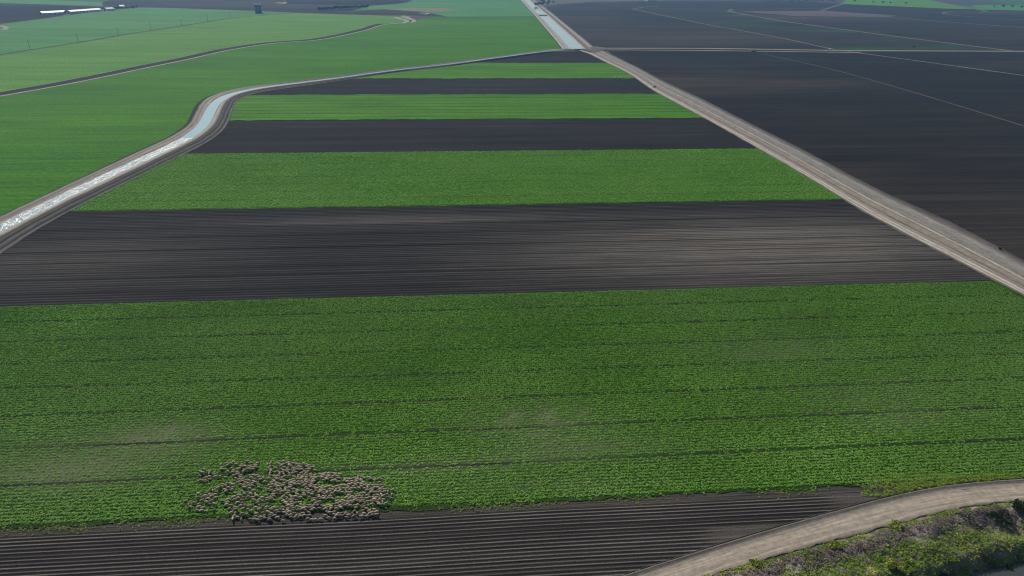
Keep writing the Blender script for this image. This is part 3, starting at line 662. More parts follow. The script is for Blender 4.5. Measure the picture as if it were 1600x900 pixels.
# ------------------------------------------------------------ crop plants (uncountable ground cover)
lb = NB('crop_leaf')
rn_ = lb.attr('rnd')
lc = lb.ramp(rn_, [(0, (.050, .135, .008)), (.35, (.125, .30, .018)), (.7, (.23, .46, .055)), (1, (.40, .56, .25))])
pch = lb.noise(lb.mapping(ROW, (1/110, 1/45, 1)), 1, 4, .6)
lc = lb.mix(lb.ramp(pch, [(.38, .0), (.64, .75)]), lc, (.215, .37, .085))
lb.fin(lc, .7, .05)
tr = lb.n('ShaderNodeBsdfTranslucent'); lb.l(lc, tr.inputs[0]); ms = lb.n('ShaderNodeMixShader'); ms.inputs[0].default_value = .5
out = lb.t.nodes['Material Output']; lb.l(lb.b.outputs[0], ms.inputs[1]); lb.l(tr.outputs[0], ms.inputs[2]); lb.l(ms.outputs[0], out.inputs[0])
M['leaf'] = lb.m
def leaf_cloud(cx, cy, cz, rad, hgt, nl, size, rnd, flat=.42):
    """triangular leaves scattered over domes. arrays per clump; returns co, faces, rnd"""
    K = len(cx); n = K * nl
    th = rng.random(n) * 2 * np.pi; r = np.sqrt(rng.random(n)) * np.repeat(rad, nl); h = (1 - (r / np.repeat(rad, nl)) ** 2 * .7) * np.repeat(hgt, nl) * (.45 + .55 * rng.random(n))
    px_ = np.repeat(cx, nl) + r * np.cos(th); py_ = np.repeat(cy, nl) + r * np.sin(th); pz_ = np.repeat(cz, nl) + h
    a = rng.random(n) * 2 * np.pi; tilt = (rng.random(n) - .3) * flat * 2; s = np.repeat(size, nl) * (.6 + .8 * rng.random(n))
    d1 = np.c_[np.cos(a) * np.cos(tilt), np.sin(a) * np.cos(tilt), np.sin(tilt)]; d2 = np.c_[-np.sin(a), np.cos(a), (rng.random(n) - .5) * .5]
    P = np.c_[px_, py_, pz_]
    v0 = P - d2 * (s * .38)[:, None]; v1 = P + d2 * (s * .38)[:, None]; v2 = P + d1 * s[:, None]; v3 = P - d1 * (s * .35)[:, None]
    co = np.stack([v3, v0, v2, v1], 1).reshape(-1, 3); co[:, 2] = np.maximum(co[:, 2], .02 + np.repeat(np.repeat(cz, nl), 4))
    f = np.arange(n * 4).reshape(-1, 4)
    rr_ = np.clip(np.repeat(rnd, nl) + (rng.random(n) - .5) * .35, 0, 1)
    return co, f, np.repeat(rr_, 4)
def plants(name, v0, v1, rowgap, gap, rad, hgt, nl, size, period_off, bare, margin=1.16):
    vs = np.arange(v0 + .3, v1 - .2, rowgap)
    Us = []; Vs = []
    for i, v in enumerate(vs):
        a_ = max(uleft(v) + 15, -v * 1.08); b_ = min(uright(v) - 4, v * 1.32)
        n = int((b_ - a_) / gap)
        u = a_ + (np.arange(n) + rng.random(n)) * gap
        vv = v + (rng.random(n) - .5) * rowgap * .36
        Us.append(u); Vs.append(vv)
    U = np.concatenate(Us); Vv = np.concatenate(Vs)
    ph = ((Vv - v0) % 12.44); tram = (ph < .48) | (ph > 12.04)
    k = np.ones(len(U)); 
    k -= bare(U, Vv)
    patch = .5 + .5 * vnoise(U * .5, Vv, 28, 21); sm = .5 + .5 * vnoise(U, Vv, 7, 22)
    k *= .75 + .25 * np.clip(sm * 1.6, 0, 1)
    tl = .5 + .5 * vnoise(U * .6, Vv * .01, 30, 23)
    keep = (rng.random(len(U)) < np.where(tram, .08 + .42 * (tl > .70), .35 + .65 * k))
    U, Vv, k, patch = U[keep], Vv[keep], k[keep], patch[keep]
    X = U * cR - Vv * sR; Y = U * sR + Vv * cR
    # ragged outer edges
    m = (Y > 0)
    sz = (.55 + .45 * k) * (.55 + .85 * rng.random(len(U)))
    rndv = np.clip(.02 + .22 * np.clip((160 - Vv) / 50, 0, 1) + .36 * patch + .55 * (rng.random(len(U)) - .25) + .15 * (1 - k), 0, 1)
    co, f, r_ = leaf_cloud(X, Y, np.full(len(U), .24), rad * sz, hgt * sz, nl, size * (.7 + .3 * k), rndv)
    o = mesh_np(name, co, f, M['leaf'], attrs={'rnd': r_})
    print(name, len(U), 'plants'); return o
o = plants('crop_plants', V1 - .4, V2 + .2, .96, .37, .40, .34, 9, .245, 0, bare1)
tag(o, 'knee-high green crop plants covering the widest nearest strip of field', 'crop', kind='stuff')
o = plants('crop_plants', V3 - .3, V4, 1.25, 1.15, .62, .4, 6, .5, 0, lambda U, W: 0 * U)
tag(o, 'green crop plants on the second green strip, between two dark ploughed strips', 'crop', kind='stuff')

# ------------------------------------------------------------ sheep
fl = NB('fleece'); fn = fl.noise(fl.tc, 9, 4, .7); oi = fl.n('ShaderNodeObjectInfo')
fc = fl.ramp(fn, [(.3, (.26, .215, .15)), (.7, (.53, .455, .335))])
fc = fl.mix(fl.ramp(oi.outputs['Random'], [(0, 0), (.35, .1), (.8, .75), (1, .95)]), fc, (.16, .12, .095))
fl.bump(fn, .9, .06); M['fleece'] = fl.fin(fc, 1, .05)
M['sheep_skin'] = simple('sheep_face_and_legs', (.10, .075, .06), .8, .2)
def make_sheep(pose):
    # skeleton: pelvis, spine, chest, neck, head, muzzle, legs, tail, ears
    head_z = {'stand': .74, 'graze': .14, 'alert': .86, 'low': .45}[pose]; turn = {'stand': .0, 'graze': .05, 'alert': .14, 'low': -.12}[pose]
    v = [(-.30, 0, .60), (-.08, 0, .64), (.14, 0, .62), (.32, 0, .62)]; r = [(.20, .22), (.25, .255), (.245, .25), (.19, .20)]
    hx = .62 if pose != 'graze' else .66
    v += [(.50, turn * .4, .58 + (head_z - .58) * .45), (hx, turn, head_z), (hx + (.16 if pose != 'graze' else .08), turn * 1.5, head_z - (.06 if pose != 'graze' else .07))]
    r += [(.125, .13), (.085, .09), (.05, .05)]
    e = [(0, 1), (1, 2), (2, 3), (3, 4), (4, 5), (5, 6)]
    for sy in (-1, 1):
        st = .05 if sy > 0 else -.04
        b = len(v); v += [(.28, sy * .13, .40), (.28 + st, sy * .13, .22), (.28 + st * 1.4, sy * .13, .03)]; r += [(.085, .085), (.045, .045), (.035, .035)]; e += [(3, b), (b, b + 1), (b + 1, b + 2)]
        b = len(v); v += [(-.36, sy * .13, .40), (-.41 - st, sy * .13, .24), (-.38 - st, sy * .13, .03)]; r += [(.10, .10), (.045, .045), (.035, .035)]; e += [(0, b), (b, b + 1), (b + 1, b + 2)]
        b = len(v); v += [(hx - .03, turn + sy * .13, head_z + .03)]; r += [(.025, .018)]; e += [(5, b)]
    b = len(v); v += [(-.54, 0, .52), (-.58, 0, .38)]; r += [(.05, .05), (.035, .035)]; e += [(0, b), (b, b + 1)]
    me = bpy.data.meshes.new('sheep'); me.from_pydata(v, e, [])
    o = bpy.data.objects.new('sheep_build', me); C.objects.link(o)
    sk = o.modifiers.new('s', 'SKIN'); sk.use_smooth_shade = True
    for i, d in enumerate(me.skin_vertices[0].data): d.radius = r[i]; d.use_root = (i == 0)
    sb = o.modifiers.new('d', 'SUBSURF'); sb.levels = 1
    dg = bpy.context.evaluated_depsgraph_get(); ev = bpy.data.meshes.new_from_object(o.evaluated_get(dg)); bpy.data.objects.remove(o)
    ev.materials.clear(); ev.materials.append(M['fleece']); ev.materials.append(M['sheep_skin'])
    for vt in ev.vertices:
        c_ = vt.co
        if c_.z > .33 and c_.x < .48: vt.co = c_ + Vector((random.gauss(0, .012), random.gauss(0, .012), random.gauss(0, .012)))
    for p in ev.polygons:
        c_ = p.center; p.use_smooth = True
        if c_.z < .30 and c_.x < .5 or c_.x > hx - .06: p.material_index = 1
    ev.name = 'sheep'; return ev
sheep_me = [make_sheep(k) for k in ('stand', 'graze', 'graze', 'alert', 'low')]
def inpoly(x, y, P):
    c = False; n = len(P)
    for i in range(n):
        x1, y1 = P[i]; x2, y2 = P[(i + 1) % n]
        if (y1 > y) != (y2 > y) and x < (x2 - x1) * (y - y1) / (y2 - y1) + x1: c = not c
    return c
# pieces of the flock: outline, count, label
GR = 'sheep grazing in one flock'
pieces = [
 ('row', [(418,723),(424,723),(424,746),(416,746)], 8, .45, 'beige sheep in the single file at the top of the flock'),
 ('tl', [(341,728),(352,723),(385,722),(403,725),(401,735),(372,741),(345,737)], 28, .55, 'beige sheep in the small bunch at the upper left of the flock'),
 ('left', [(307,737),(322,732),(333,740),(345,742),(345,751),(325,753),(308,754)], 14, .7, 'woolly sheep in the separate little group at the far upper left edge of the flock'),
 ('low', [(292,781),(306,772),(322,766),(342,764),(338,778),(336,800),(318,802),(304,797),(287,788)], 30, .8, 'sheep scattered at the lower left fringe of the flock on the green crop'),
 ('edge', [(360,803),(420,802),(500,800),(560,798),(592,794),(590,806),(560,809),(470,814),(400,815),(360,812)], 74, .62, 'sheep at the bottom edge of the flock, where green crop meets bare furrowed soil'),
 ('right', [(601,764),(617,768),(614,784),(604,793),(596,790)], 13, .7, 'sheep straggling out at the right end of the flock beside open green crop'),
 ('mid', [(350,748),(372,742),(400,742),(412,748),(408,762),(392,768),(372,764),(350,772),(344,762)], 42, .66, 'sheep in the loose left middle of the flock with green crop showing between them'),
 ('lowmid', [(345,776),(370,768),(400,764),(420,770),(425,800),(362,801),(350,790)], 48, .8, 'sheep spread thinly at the lower left middle of the flock'),
 ('top', [(432,727),(440,722),(470,725),(492,731),(496,745),(430,748),(428,738)], 58, .56, 'sheep crowded at the upper middle of the flock'),
 ('core', [(408,748),(500,745),(505,740),(560,745),(597,750),(600,765),(594,792),(560,797),(500,799),(428,800),(424,768),(410,764)], 320, .58, 'sheep packed in the dense right and central mass of the flock'),
]
cand = []
for nm, P, cnt, md, lab in pieces:
    xs = [p[0] for p in P]; ys = [p[1] for p in P]; got = 0; tries = 0
    while got < cnt and tries < cnt * 90:
        tries += 1
        x = random.uniform(min(xs), max(xs)); y = random.uniform(min(ys), max(ys))
        if not inpoly(x, y, P): continue
        if nm == 'core' and (((x - 476) / 26) ** 2 + ((y - 781) / 6) ** 2 < 1 and random.random() < .8 or ((x - 515) / 12) ** 2 + ((y - 786) / 5) ** 2 < 1 or ((x - 440) / 16) ** 2 + ((y - 777) / 5) ** 2 < 1 and random.random() < .75): continue
        X, Y = px(x, y + 2.0)
        if nm in ('core', 'lowmid', 'low', 'mid', 'edge') and float(vnoise(np.float64(X), np.float64(Y * 1.6), 6, 77)) < -.12 + random.gauss(0, .12): continue
        if any(((X - q[0]) * .8) ** 2 + (Y - q[1]) ** 2 < md * md * .74 for q in cand): continue
        cand.append((X, Y, lab, nm)); got += 1
    print('sheep', nm, got)
allv = []; 
order = sorted(range(len(cand)), key=lambda i: cand[i][1])          # nearest show largest
rest_ids = set(); core_ids = [i for i in order if cand[i][3] == 'core']
n_extra = max(0, len(cand) - 300)
core_far = order[::-1][:n_extra]; rest_ids = set(core_far)
rest_co = []; rest_f = []; rest_m = []; vo = 0
for i, (X, Y, lab, nm) in enumerate(cand):
    me = random.choice(sheep_me)
    a = (0 if random.random() < .55 else math.pi) + random.gauss(0, .24)
    if random.random() < .12: a = random.random() * 6.28
    if nm == 'row': a = math.pi / 2 + random.gauss(0, .3)
    sc = random.uniform(.70, .94); uu, vv = uv(X, Y)
    z = .26 if vv > V1 - .3 else .12
    if i in rest_ids:
        co = np.zeros(len(me.vertices) * 3, np.float32); me.vertices.foreach_get('co', co); co = co.reshape(-1, 3) * sc
        c_, s_ = math.cos(a), math.sin(a); co = np.c_[co[:, 0] * c_ - co[:, 1] * s_ + X, co[:, 0] * s_ + co[:, 1] * c_ + Y, co[:, 2] + z]
        rest_co.append(co)
        for p in me.polygons: rest_f.append([q + vo for q in p.vertices]); rest_m.append(p.material_index)
        vo += len(co)
    else:
        o = bpy.data.objects.new('sheep', me); C.objects.link(o); o.location = (X, Y, z); o.rotation_euler = (0, 0, a); o.scale = (sc,) * 3
        tag(o, lab, 'sheep', lab.replace('beige ', '').replace('woolly ', ''))
if rest_co:
    me = bpy.data.meshes.new('sheep_flock'); me.from_pydata(np.vstack(rest_co).tolist(), [], rest_f)
    me.materials.append(M['fleece']); me.materials.append(M['sheep_skin']); me.polygons.foreach_set('material_index', rest_m)
    me.polygons.foreach_set('use_smooth', [True] * len(me.polygons))
    o = bpy.data.objects.new('sheep_flock', me); C.objects.link(o); tag(o, 'farther sheep massed together in the upper half of the flock on the green crop', 'sheep', kind='stuff')
print('sheep total', len(cand), 'rest', len(rest_ids))

# ------------------------------------------------------------ river bank vegetation
def veg_mat(name, cols, transl=.3, sc=.25):
    b = NB(name); r_ = b.attr('rnd'); c = b.ramp(r_, [(i / (len(cols) - 1), q) for i, q in enumerate(cols)]); b.fin(c, .7, .2)
    tr = b.n('ShaderNodeBsdfTranslucent'); b.l(c, tr.inputs[0]); ms = b.n('ShaderNodeMixShader'); ms.inputs[0].default_value = transl
    b.l(b.b.outputs[0], ms.inputs[1]); b.l(tr.outputs[0], ms.inputs[2]); b.l(ms.outputs[0], b.t.nodes['Material Output'].inputs[0]); return b.m
M['weed'] = veg_mat('river_weeds', [(.06, .10, .010), (.15, .24, .02), (.30, .36, .05), (.52, .40, .16)])
M['dead'] = veg_mat('dead_brush', [(.06, .042, .04), (.14, .105, .096), (.28, .23, .21)], .15)
M['bush'] = veg_mat('shrub_leaf', [(.012, .018, .008), (.028, .042, .014), (.06, .08, .024)])
M['wood'] = simple('bark', (.10, .075, .055), .9, .1)
SD = {}
def gz(X, Y):
    X = np.atleast_1d(X); Y = np.atleast_1d(Y)
    ix = np.clip(np.searchsorted(gx, X) - 1, 0, len(gx) - 2); iy = np.clip(np.searchsorted(gy, Y) - 1, 0, len(gy) - 2); Zg = Z.reshape(GX.shape)
    fx = (X - gx[ix]) / (gx[ix + 1] - gx[ix]); fy = (Y - gy[iy]) / (gy[iy + 1] - gy[iy])
    return Zg[iy, ix] * (1 - fx) * (1 - fy) + Zg[iy, ix + 1] * fx * (1 - fy) + Zg[iy + 1, ix] * (1 - fx) * fy + Zg[iy + 1, ix + 1] * fx * fy
def cover(name, N, mask, mat, rad, hgt, nl, size, label, rfun):
    X = 25 + rng.random(N) * 120; Y = 62 + rng.random(N) * 56
    d, s_ = dist_poly(np.c_[X, Y], river_edge); tt_ = -d
    k = mask(X, Y, tt_); m = (rng.random(N) < k) & (tt_ > .2); X, Y, tt_ = X[m], Y[m], tt_[m]; z_ = gz(X, Y); m = z_ > -3.7; X, Y, z_ = X[m], Y[m], z_[m]
    sz = .6 + .8 * rng.random(len(X))
    co, f, r_ = leaf_cloud(X, Y, z_ - .05, rad * sz, hgt * sz, nl, size * np.ones(len(X)), np.clip(rfun(X, Y) + (rng.random(len(X)) - .5) * .3, 0, 1), flat=.7)
    o = mesh_np(name, co, f, mat, attrs={'rnd': r_}); tag(o, label, name.replace('_', ' '), kind='stuff'); print(name, len(X))
hole = lambda X, Y: np.clip(1.3 - np.hypot((X - hx) / 7.0, (Y - hy) / 3.0), 0, 1)
def m_weed(X, Y, t_):
    n_ = vnoise(X, Y, 9, 31) + .6 * vnoise(X, Y, 3.5, 32)
    dens = np.interp(t_, [0, .5, 1.4, 2.6, 3.6, 4.8, 10, 12, 13, 14], [.5, .9, .6, .15, .3, .95, 1, .7, .2, 0])
    east = np.clip((X - 78) / 10, 0, 1); dens = dens * (1 - east * np.interp(t_, [0, 1, 2, 4.5, 6.5], [0, .2, .9, .75, 0]))
    return np.clip((dens - .28 + .3 * (t_ > 4.5) + .75 * n_) * 1.5, 0, 1) * (1 - .7 * hole(X, Y)) * (t_ > .3)
cover('river_weeds', 36000, m_weed, M['weed'], .5, .34, 9, .24, 'patchy green and yellowish weeds growing down the bank to the dark river', lambda X, Y: np.clip(.34 + .28 * vnoise(X, Y, 9, 33) + .9 * np.clip(vnoise(X, Y, 6, 34) - .28, 0, 1), 0, 1))
def m_dead(X, Y, t_):
    n_ = vnoise(X, Y, 10, 41)
    return np.clip(np.interp(t_, [0, .9, 1.6, 3.6, 4.6, 6], [0, .2, 1, 1, .2, 0]) + .35 * n_, 0, 1) * (t_ > .8) * (t_ < 6.5)
cover('dead_brush', 20000, m_dead, M['dead'], .5, .5, 12, .22, 'purplish brown dead brush in a band just below the curved dirt road', lambda X, Y: np.clip(.5 + .4 * vnoise(X, Y, 5, 42), 0, 1))
def bush(name, X, Y, R, Hh, label, mat, n=420, cat='bush', group=None, leaf=.26, zb=None):
    z0 = float(gz(X, Y)[0]) if zb is None else zb
    t_ = empty(name, (X, Y, z0)); tag(t_, label, cat, group)
    nb = 6; cs = [(random.uniform(-.5, .5) * R, random.uniform(-.5, .5) * R, Hh * random.uniform(.35, .7), random.uniform(.4, .65) * R) for _ in range(nb)]
    P = []; 
    q = rng.integers(0, nb, n); c_ = np.array(cs)[q]; d = rng.normal(size=(n, 3)); d /= np.linalg.norm(d, axis=1)[:, None]; P = c_[:, :3] + d * (c_[:, 3] * (.55 + .45 * rng.random(n)))[:, None] * np.array([1, 1, Hh / R * .55]); P[:, 2] = np.maximum(P[:, 2], .08)
    a_ = rng.normal(size=(n, 3)); a_ /= np.linalg.norm(a_, axis=1)[:, None]; b_ = np.cross(a_, rng.normal(size=(n, 3))); b_ /= np.linalg.norm(b_, axis=1)[:, None]; s_ = leaf * (.6 + .8 * rng.random(n))[:, None]
    co = np.stack([P - a_ * s_, P - b_ * s_ * .6, P + a_ * s_, P + b_ * s_ * .6], 1).reshape(-1, 3)
    r_ = np.clip(.5 + .3 * rng.normal(size=n), 0, 1)
    mesh_np('foliage', co, np.arange(4 * n).reshape(-1, 4), mat, parent=t_, attrs={'rnd': np.repeat(r_, 4)})
    m = MB()
    for i in range(5): m.tube((0, 0, -.1), (cs[i][0], cs[i][1], cs[i][2]), .06, .02, 5)
    m.build('stem', M['wood'], t_)
    return t_
for (x, y, R, Hh, lab, mt) in [
    (1583, 872, 1.1, 1.0, 'dark green bush on the bank lip near the right border, above the grey water', 'bush'),
    (1534, 889, .9, .9, 'rounded bush low on the shaded bank touching the grey river water', 'bush'),
    (1478, 893, 1.3, 1.1, 'dark bush at the left tip of the shaded lower bank', 'bush'),
    (1560, 813, 2.5, 1.7, 'nearly black bush in the eroded hollow below the road', 'bush'),
    (1592, 802, 2.2, 1.4, 'small dark bush above the hollow, closest to the road at the far right', 'bush'),
    (1180, 889, 1.2, .6, 'low green bush at the lower left start of the bank beside the road', 'weed'),
    (1300, 858, 1.5, .6, 'low olive bush on the road verge, second along the road from the bottom', 'weed'),
    (1395, 830, 1.7, .6, 'olive green bush on the road verge beside the pale eroded bank', 'weed'),
    (1395, 888, 1.7, 1.3, 'bright leafy green bush in the weeds at the bottom of the view', 'weed')]:
    X, Y = px(x, y, -1.0 if y > 795 else 0); bush('bush', X, Y, R, Hh, lab, M[mt])
# weeds at the crop corner and along the furrow edge
def scatter_small(name, pts, mat, rad, hgt, nl, size, label, rv=.4):
    P = np.array(pts); co, f, r_ = leaf_cloud(P[:, 0], P[:, 1], P[:, 2], np.full(len(P), rad), np.full(len(P), hgt), nl, np.full(len(P), size), np.full(len(P), rv), flat=.9)
    o = mesh_np(name, co, f, mat, attrs={'rnd': r_}); tag(o, label, 'weeds', kind='stuff')
pts = []
for _ in range(2600):
    x = random.uniform(1345, 1620); y = random.uniform(741, 775)
    lim = np.interp(x, [1345, 1377, 1428, 1497, 1600, 1640], [785, 777, 765.5, 754.5, 747, 745])
    if y < lim - .5 and random.random() < (1 if x > 1400 else .45): X, Y = px(x, y, .2); pts.append((X, Y, .15))
scatter_small('corner_weeds', pts, M['weed'], .4, .25, 6, .25, 'green weeds in the corner between the crop and the curved road ditch')
pts = []
for _ in range(1500):
    u = random.uniform(-120, ub - 3); v = V1 - abs(random.gauss(0, .9)) - .2
    if math.sin(u * .21) + math.sin(u * .083 + 1) + random.gauss(0, .6) < .1: continue
    X, Y = xy(u, v); pts.append((X, Y, .12))
scatter_small('edge_weeds', pts, M['weed'], .3, .2, 5, .2, 'stray weeds on the first furrows along the lower edge of the crop', .35)

# ------------------------------------------------------------ far trees
def tree_proto(h, r, seed, nleaf=260, leaf=1.1):
    rg = np.random.default_rng(seed); rd = random.Random(seed)
    m = MB(); m.tube((0, 0, -.2), (0, 0, h * .38), .32, .2, 7)
    tips = []
    for i in range(6):
        a = i * 1.05 + rd.random(); q = (math.cos(a) * r * .55, math.sin(a) * r * .55, h * rd.uniform(.5, .8)); m.tube((0, 0, h * rd.uniform(.25, .38)), q, .14, .05, 5); tips.append(q)
    tips.append((0, 0, h * .78)); T = np.array(tips)
    q = rg.integers(0, len(T), nleaf); d = rg.normal(size=(nleaf, 3)); d /= np.linalg.norm(d, axis=1)[:, None]
    P = T[q] + d * (r * .5 * (.4 + .6 * rg.random(nleaf)))[:, None] * np.array([1, 1, .75])
    a_ = rg.normal(size=(nleaf, 3)); a_ /= np.linalg.norm(a_, axis=1)[:, None]; b_ = np.cross(a_, rg.normal(size=(nleaf, 3))); b_ /= np.linalg.norm(b_, axis=1)[:, None]; s_ = leaf * (.5 + .8 * rg.random(nleaf))[:, None]
    co = np.stack([P - a_ * s_ * .7, P - b_ * s_ * .5, P + a_ * s_ * .7, P + b_ * s_ * .5], 1).reshape(-1, 3)
    return m, co, np.repeat(np.clip(.45 + .3 * rg.normal(size=nleaf), 0, 1), 4), nleaf
M['tree_leaf'] = veg_mat('tree_leaf', [(.015, .03, .010), (.03, .055, .016), (.05, .085, .025)], .2)
protos = []
for k in range(3):
    m, co, r_, nl = tree_proto(9, 4.6, 100 + k)
    tr_ = m.build('trunk', M['wood']).data; cr_o = mesh_np('crown', co, np.arange(4 * nl).reshape(-1, 4), M['tree_leaf'], attrs={'rnd': r_}); protos.append((tr_, cr_o.data))
    for o in [o for o in list(C.objects) if o.type == 'MESH' and o.parent is None and o.name.split('.')[0] in ('trunk', 'crown')]: bpy.data.objects.remove(o)
def tree(x, y, label, group, sc=1.0, cat='tree'):
    X, Y = px(x, y); t_ = empty('tree', (X, Y, 0), random.random() * 6.28); tag(t_, label, cat, group); s_ = sc * random.uniform(.8, 1.2); t_.scale = (s_ * random.uniform(.9, 1.15), s_, s_)
    k = random.randrange(3)
    for nm, d in (('trunk', protos[k][0]), ('crown', protos[k][1])):
        o = bpy.data.objects.new(nm, d); C.objects.link(o); o.parent = t_
for i in range(26):
    f_ = i / 25; tree(498 + 76 * f_ + random.uniform(-1, 1), 17.5 - 4.5 * f_ + random.uniform(-.8, .8), 'dark tree in the short far row between grey ploughed fields left of centre', 'trees in the far row left of centre', .95)
for i in range(16):
    x = random.uniform(836, 868); tree(x, random.uniform(2, 10) * (1 if x < 856 else .6), 'dark tree in the clump beside the far end of the main canal', 'trees beside the far main canal', 1.0)
for x, y, lab in ((1335, 3.5, 'leftmost tree on the bright green strip at the top right'), (1364, 5.2, 'large round tree second from the left on the bright green strip'), (1379, 6, 'small faint tree between two larger ones on the bright green strip'), (1391, 6.4, 'large round tree third of the big ones on the bright green strip'), (1415, 7.3, 'rightmost tree standing alone on the bright green strip'), (1553, 12, 'leftmost tree on the far dull green field at the top right'), (1567, 12, 'second tree from the left on the far dull green field at the top right'), (1581, 12.5, 'third tree from the left on the far dull green field at the top right'), (1596, 13.5, 'rightmost tree on the far dull green field, at the picture border')):
    tree(x, y, lab, 'trees standing on the far green strips', .8)
for i in range(26): tree(1195 + i * 4.6 + random.uniform(-1.5, 1.5), random.uniform(.5, 4.5), 'dark orchard tree in the block at the top edge left of the bright green strip', 'far orchard trees', .75)
for i in range(14): tree(880 + i * 20 + random.uniform(-6, 6), random.uniform(-3, .6), 'tree in the scattered far line along the top border right of the main canal', 'trees in the far line right of the canal', .7)
for i in range(18): f_ = random.random(); tree(158 + 58 * f_, 16 - 3.6 * f_ + random.uniform(-.7, .7), 'tree in the dark group beside the white farm sheds', 'trees beside the farm sheds', .55)
tree(103.5, 22, 'lone tree standing between the two long white sheds', None, .9)
for i, x in enumerate((1570, )):
    X, Y = px(1562, 391); bush('bush', X, Y, .8, .7, 'small dark bush alone on the right edge of the long levee road', M['bush'], zb=.4, n=120)

# ------------------------------------------------------------ farm buildings, tower, poles, gates, vehicles
M['white'] = simple('white_sheet_roof', (.62, .63, .64), .5, .3, .05); M['wall'] = simple('pale_wall', (.75, .74, .72), .8, .2, .1)
M['conc'] = simple('grey_concrete', (.30, .31, .33), .85, .2, .15, .5); M['conc_l'] = simple('pale_concrete', (.35, .35, .34), .85, .2, .12, 1); M['dark'] = simple('dark_opening', (.02, .02, .025), .4, .4, .05)
M['steel'] = simple('galvanised_steel', (.32, .33, .34), .45, .5, .1, 3, .6); M['paintw'] = simple('white_car_paint', (.8, .8, .78), .25, .5, .02)
M['rubber'] = simple('rubber', (.02, .02, .02), .9, .2, .1); M['glass'] = simple('dark_glass', (.02, .025, .03), .08, .6, .02); M['pole'] = simple('weathered_wood', (.06, .05, .042), .9, .1, .2)
M['tin'] = simple('grey_tin_roof', (.30, .29, .28), .6, .3, .2); M['tractor'] = simple('dark_machine_paint', (.035, .03, .03), .5, .3, .2)
def shed(p, q, wd, h, label, roof, group=None):
    a_, b_ = np.array(px(*p)), np.array(px(*q)); L = np.linalg.norm(b_ - a_); c_ = (a_ + b_) / 2; rz = math.atan2(*(b_ - a_)[::-1])
    t_ = empty('farm_shed', (c_[0], c_[1], 0), rz); tag(t_, label, 'shed', group); hl_ = L / 2
    MB().box(-hl_, hl_, -wd / 2, wd / 2, 0, h).build('wall', M['wall'], t_)
    rf_ = MB(); prof = [(-wd / 2 - .5, h + .02), (0, h + wd * .2), (wd / 2 + .5, h + .02), (wd / 2 + .5, h - .15 + .02), (0, h + wd * .2 - .15), (-wd / 2 - .5, h - .13)]
    # ridge runs along the shed
    m = MB(); b0 = len(m.v)
    m.v += [(-hl_ - .5, y_, z_) for y_, z_ in prof] + [(hl_ + .5, y_, z_) for y_, z_ in prof]; k_ = len(prof)
    for i in range(k_): m.f.append([i, (i + 1) % k_, k_ + (i + 1) % k_, k_ + i])
    m.f += [[0, 5, 4, 1], [1, 4, 3, 2], [6, 7, 10, 11], [7, 8, 9, 10]]
    m.build('roof', roof, t_)
    MB().box(-hl_ - .06, -hl_ + .0, -1.8, 1.8, .05, h * .8).build('door', M['dark'], t_)
    for i in range(int(L / 9)): MB().box(-hl_ + 4 + i * 9, -hl_ + 7 + i * 9, -wd / 2 - .05, -wd / 2, h * .45, h * .8).build('window', M['dark'], t_)
shed((64, 23.2), (101, 21.3), 13, 3.6, 'long low white roofed shed, the left one of two beside the far fields', M['white'])
shed((107, 21.2), (155, 17.5), 13, 3.6, 'long low white roofed shed, the right one of two beside the far fields', M['white'])
shed((164, 17.2), (176, 16.3), 12, 4, 'grey tin roofed shed among trees, right of the long white sheds', M['tin'])
shed((187, 13.4), (194, 13.2), 12, 5, 'small grey tin roofed shed half hidden in the farm trees', M['tin'])
shed((1010, 1.8), (1024, 1.8), 14, 5, 'pale roofed shed at the top border right of the main canal', M['white'])
# tower of clustered silos
TX, TY = px(404, 20.3); t_ = empty('silo_tower', (TX, TY, 0), 0.35); tag(t_, 'tall dark blue-grey silo tower standing alone at the edge of the far green field', 'silo')
m = MB()
for i in range(3):
    for j in range(2): MB().tube((-5 + i * 5, -2.5 + j * 5, 0), (-5 + i * 5, -2.5 + j * 5, 15), 2.45, 2.45, 16).build('silo', M['conc'], t_, True)
MB().box(-8.4, 8.0, -5.4, 5.4, 15.02, 17.2).build('gallery', M['conc'], t_); MB().box(-.5, .5, -5.9, -5.1, 1, 15).build('light_pilaster', M['conc_l'], t_)
MB().box(-1.2, 1.2, -5.0, -4.3, .02, 2.6).build('door', M['dark'], t_); MB().box(-8.8, 8.8, -6, 6, 0, .6).build('plinth', M['conc_l'], t_)
# power poles
for x, y, lab in ((47, 76.5, 'wooden power pole nearest the left border of the far green fields'), (122, 65, 'second wooden power pole from the left along the field ditch'), (185, 55.5, 'third wooden power pole from the left along the field ditch'), (236, 47.3, 'fourth wooden power pole from the left along the field ditch'), (284, 40.2, 'fifth wooden power pole from the left along the field ditch'), (325, 33.6, 'sixth wooden power pole from the left along the field ditch'), (360, 28.2, 'rightmost wooden power pole along the field ditch, short of the silo tower')):
    X, Y = px(x, y); t_ = empty('power_pole', (X, Y, 0), 1.0); tag(t_, lab, 'power pole', 'power poles along the ditch in the left fields')
    MB().tube((0, 0, -.3), (0, 0, 10.5), .19, .13, 8).build('pole', M['pole'], t_)
    MB().box(-1.1, 1.1, -.07, .07, 9.6, 9.75).box(-.05, .05, .1, .2, 9.0, 9.7).build('crossarm', M['pole'], t_)
    for q in (-.95, 0, .95): MB().tube((q, 0, 9.75 if q else 10.5), (q, 0, 10.0 if q else 10.75), .06, .04, 6).build('insulator', M['conc_l'], t_)
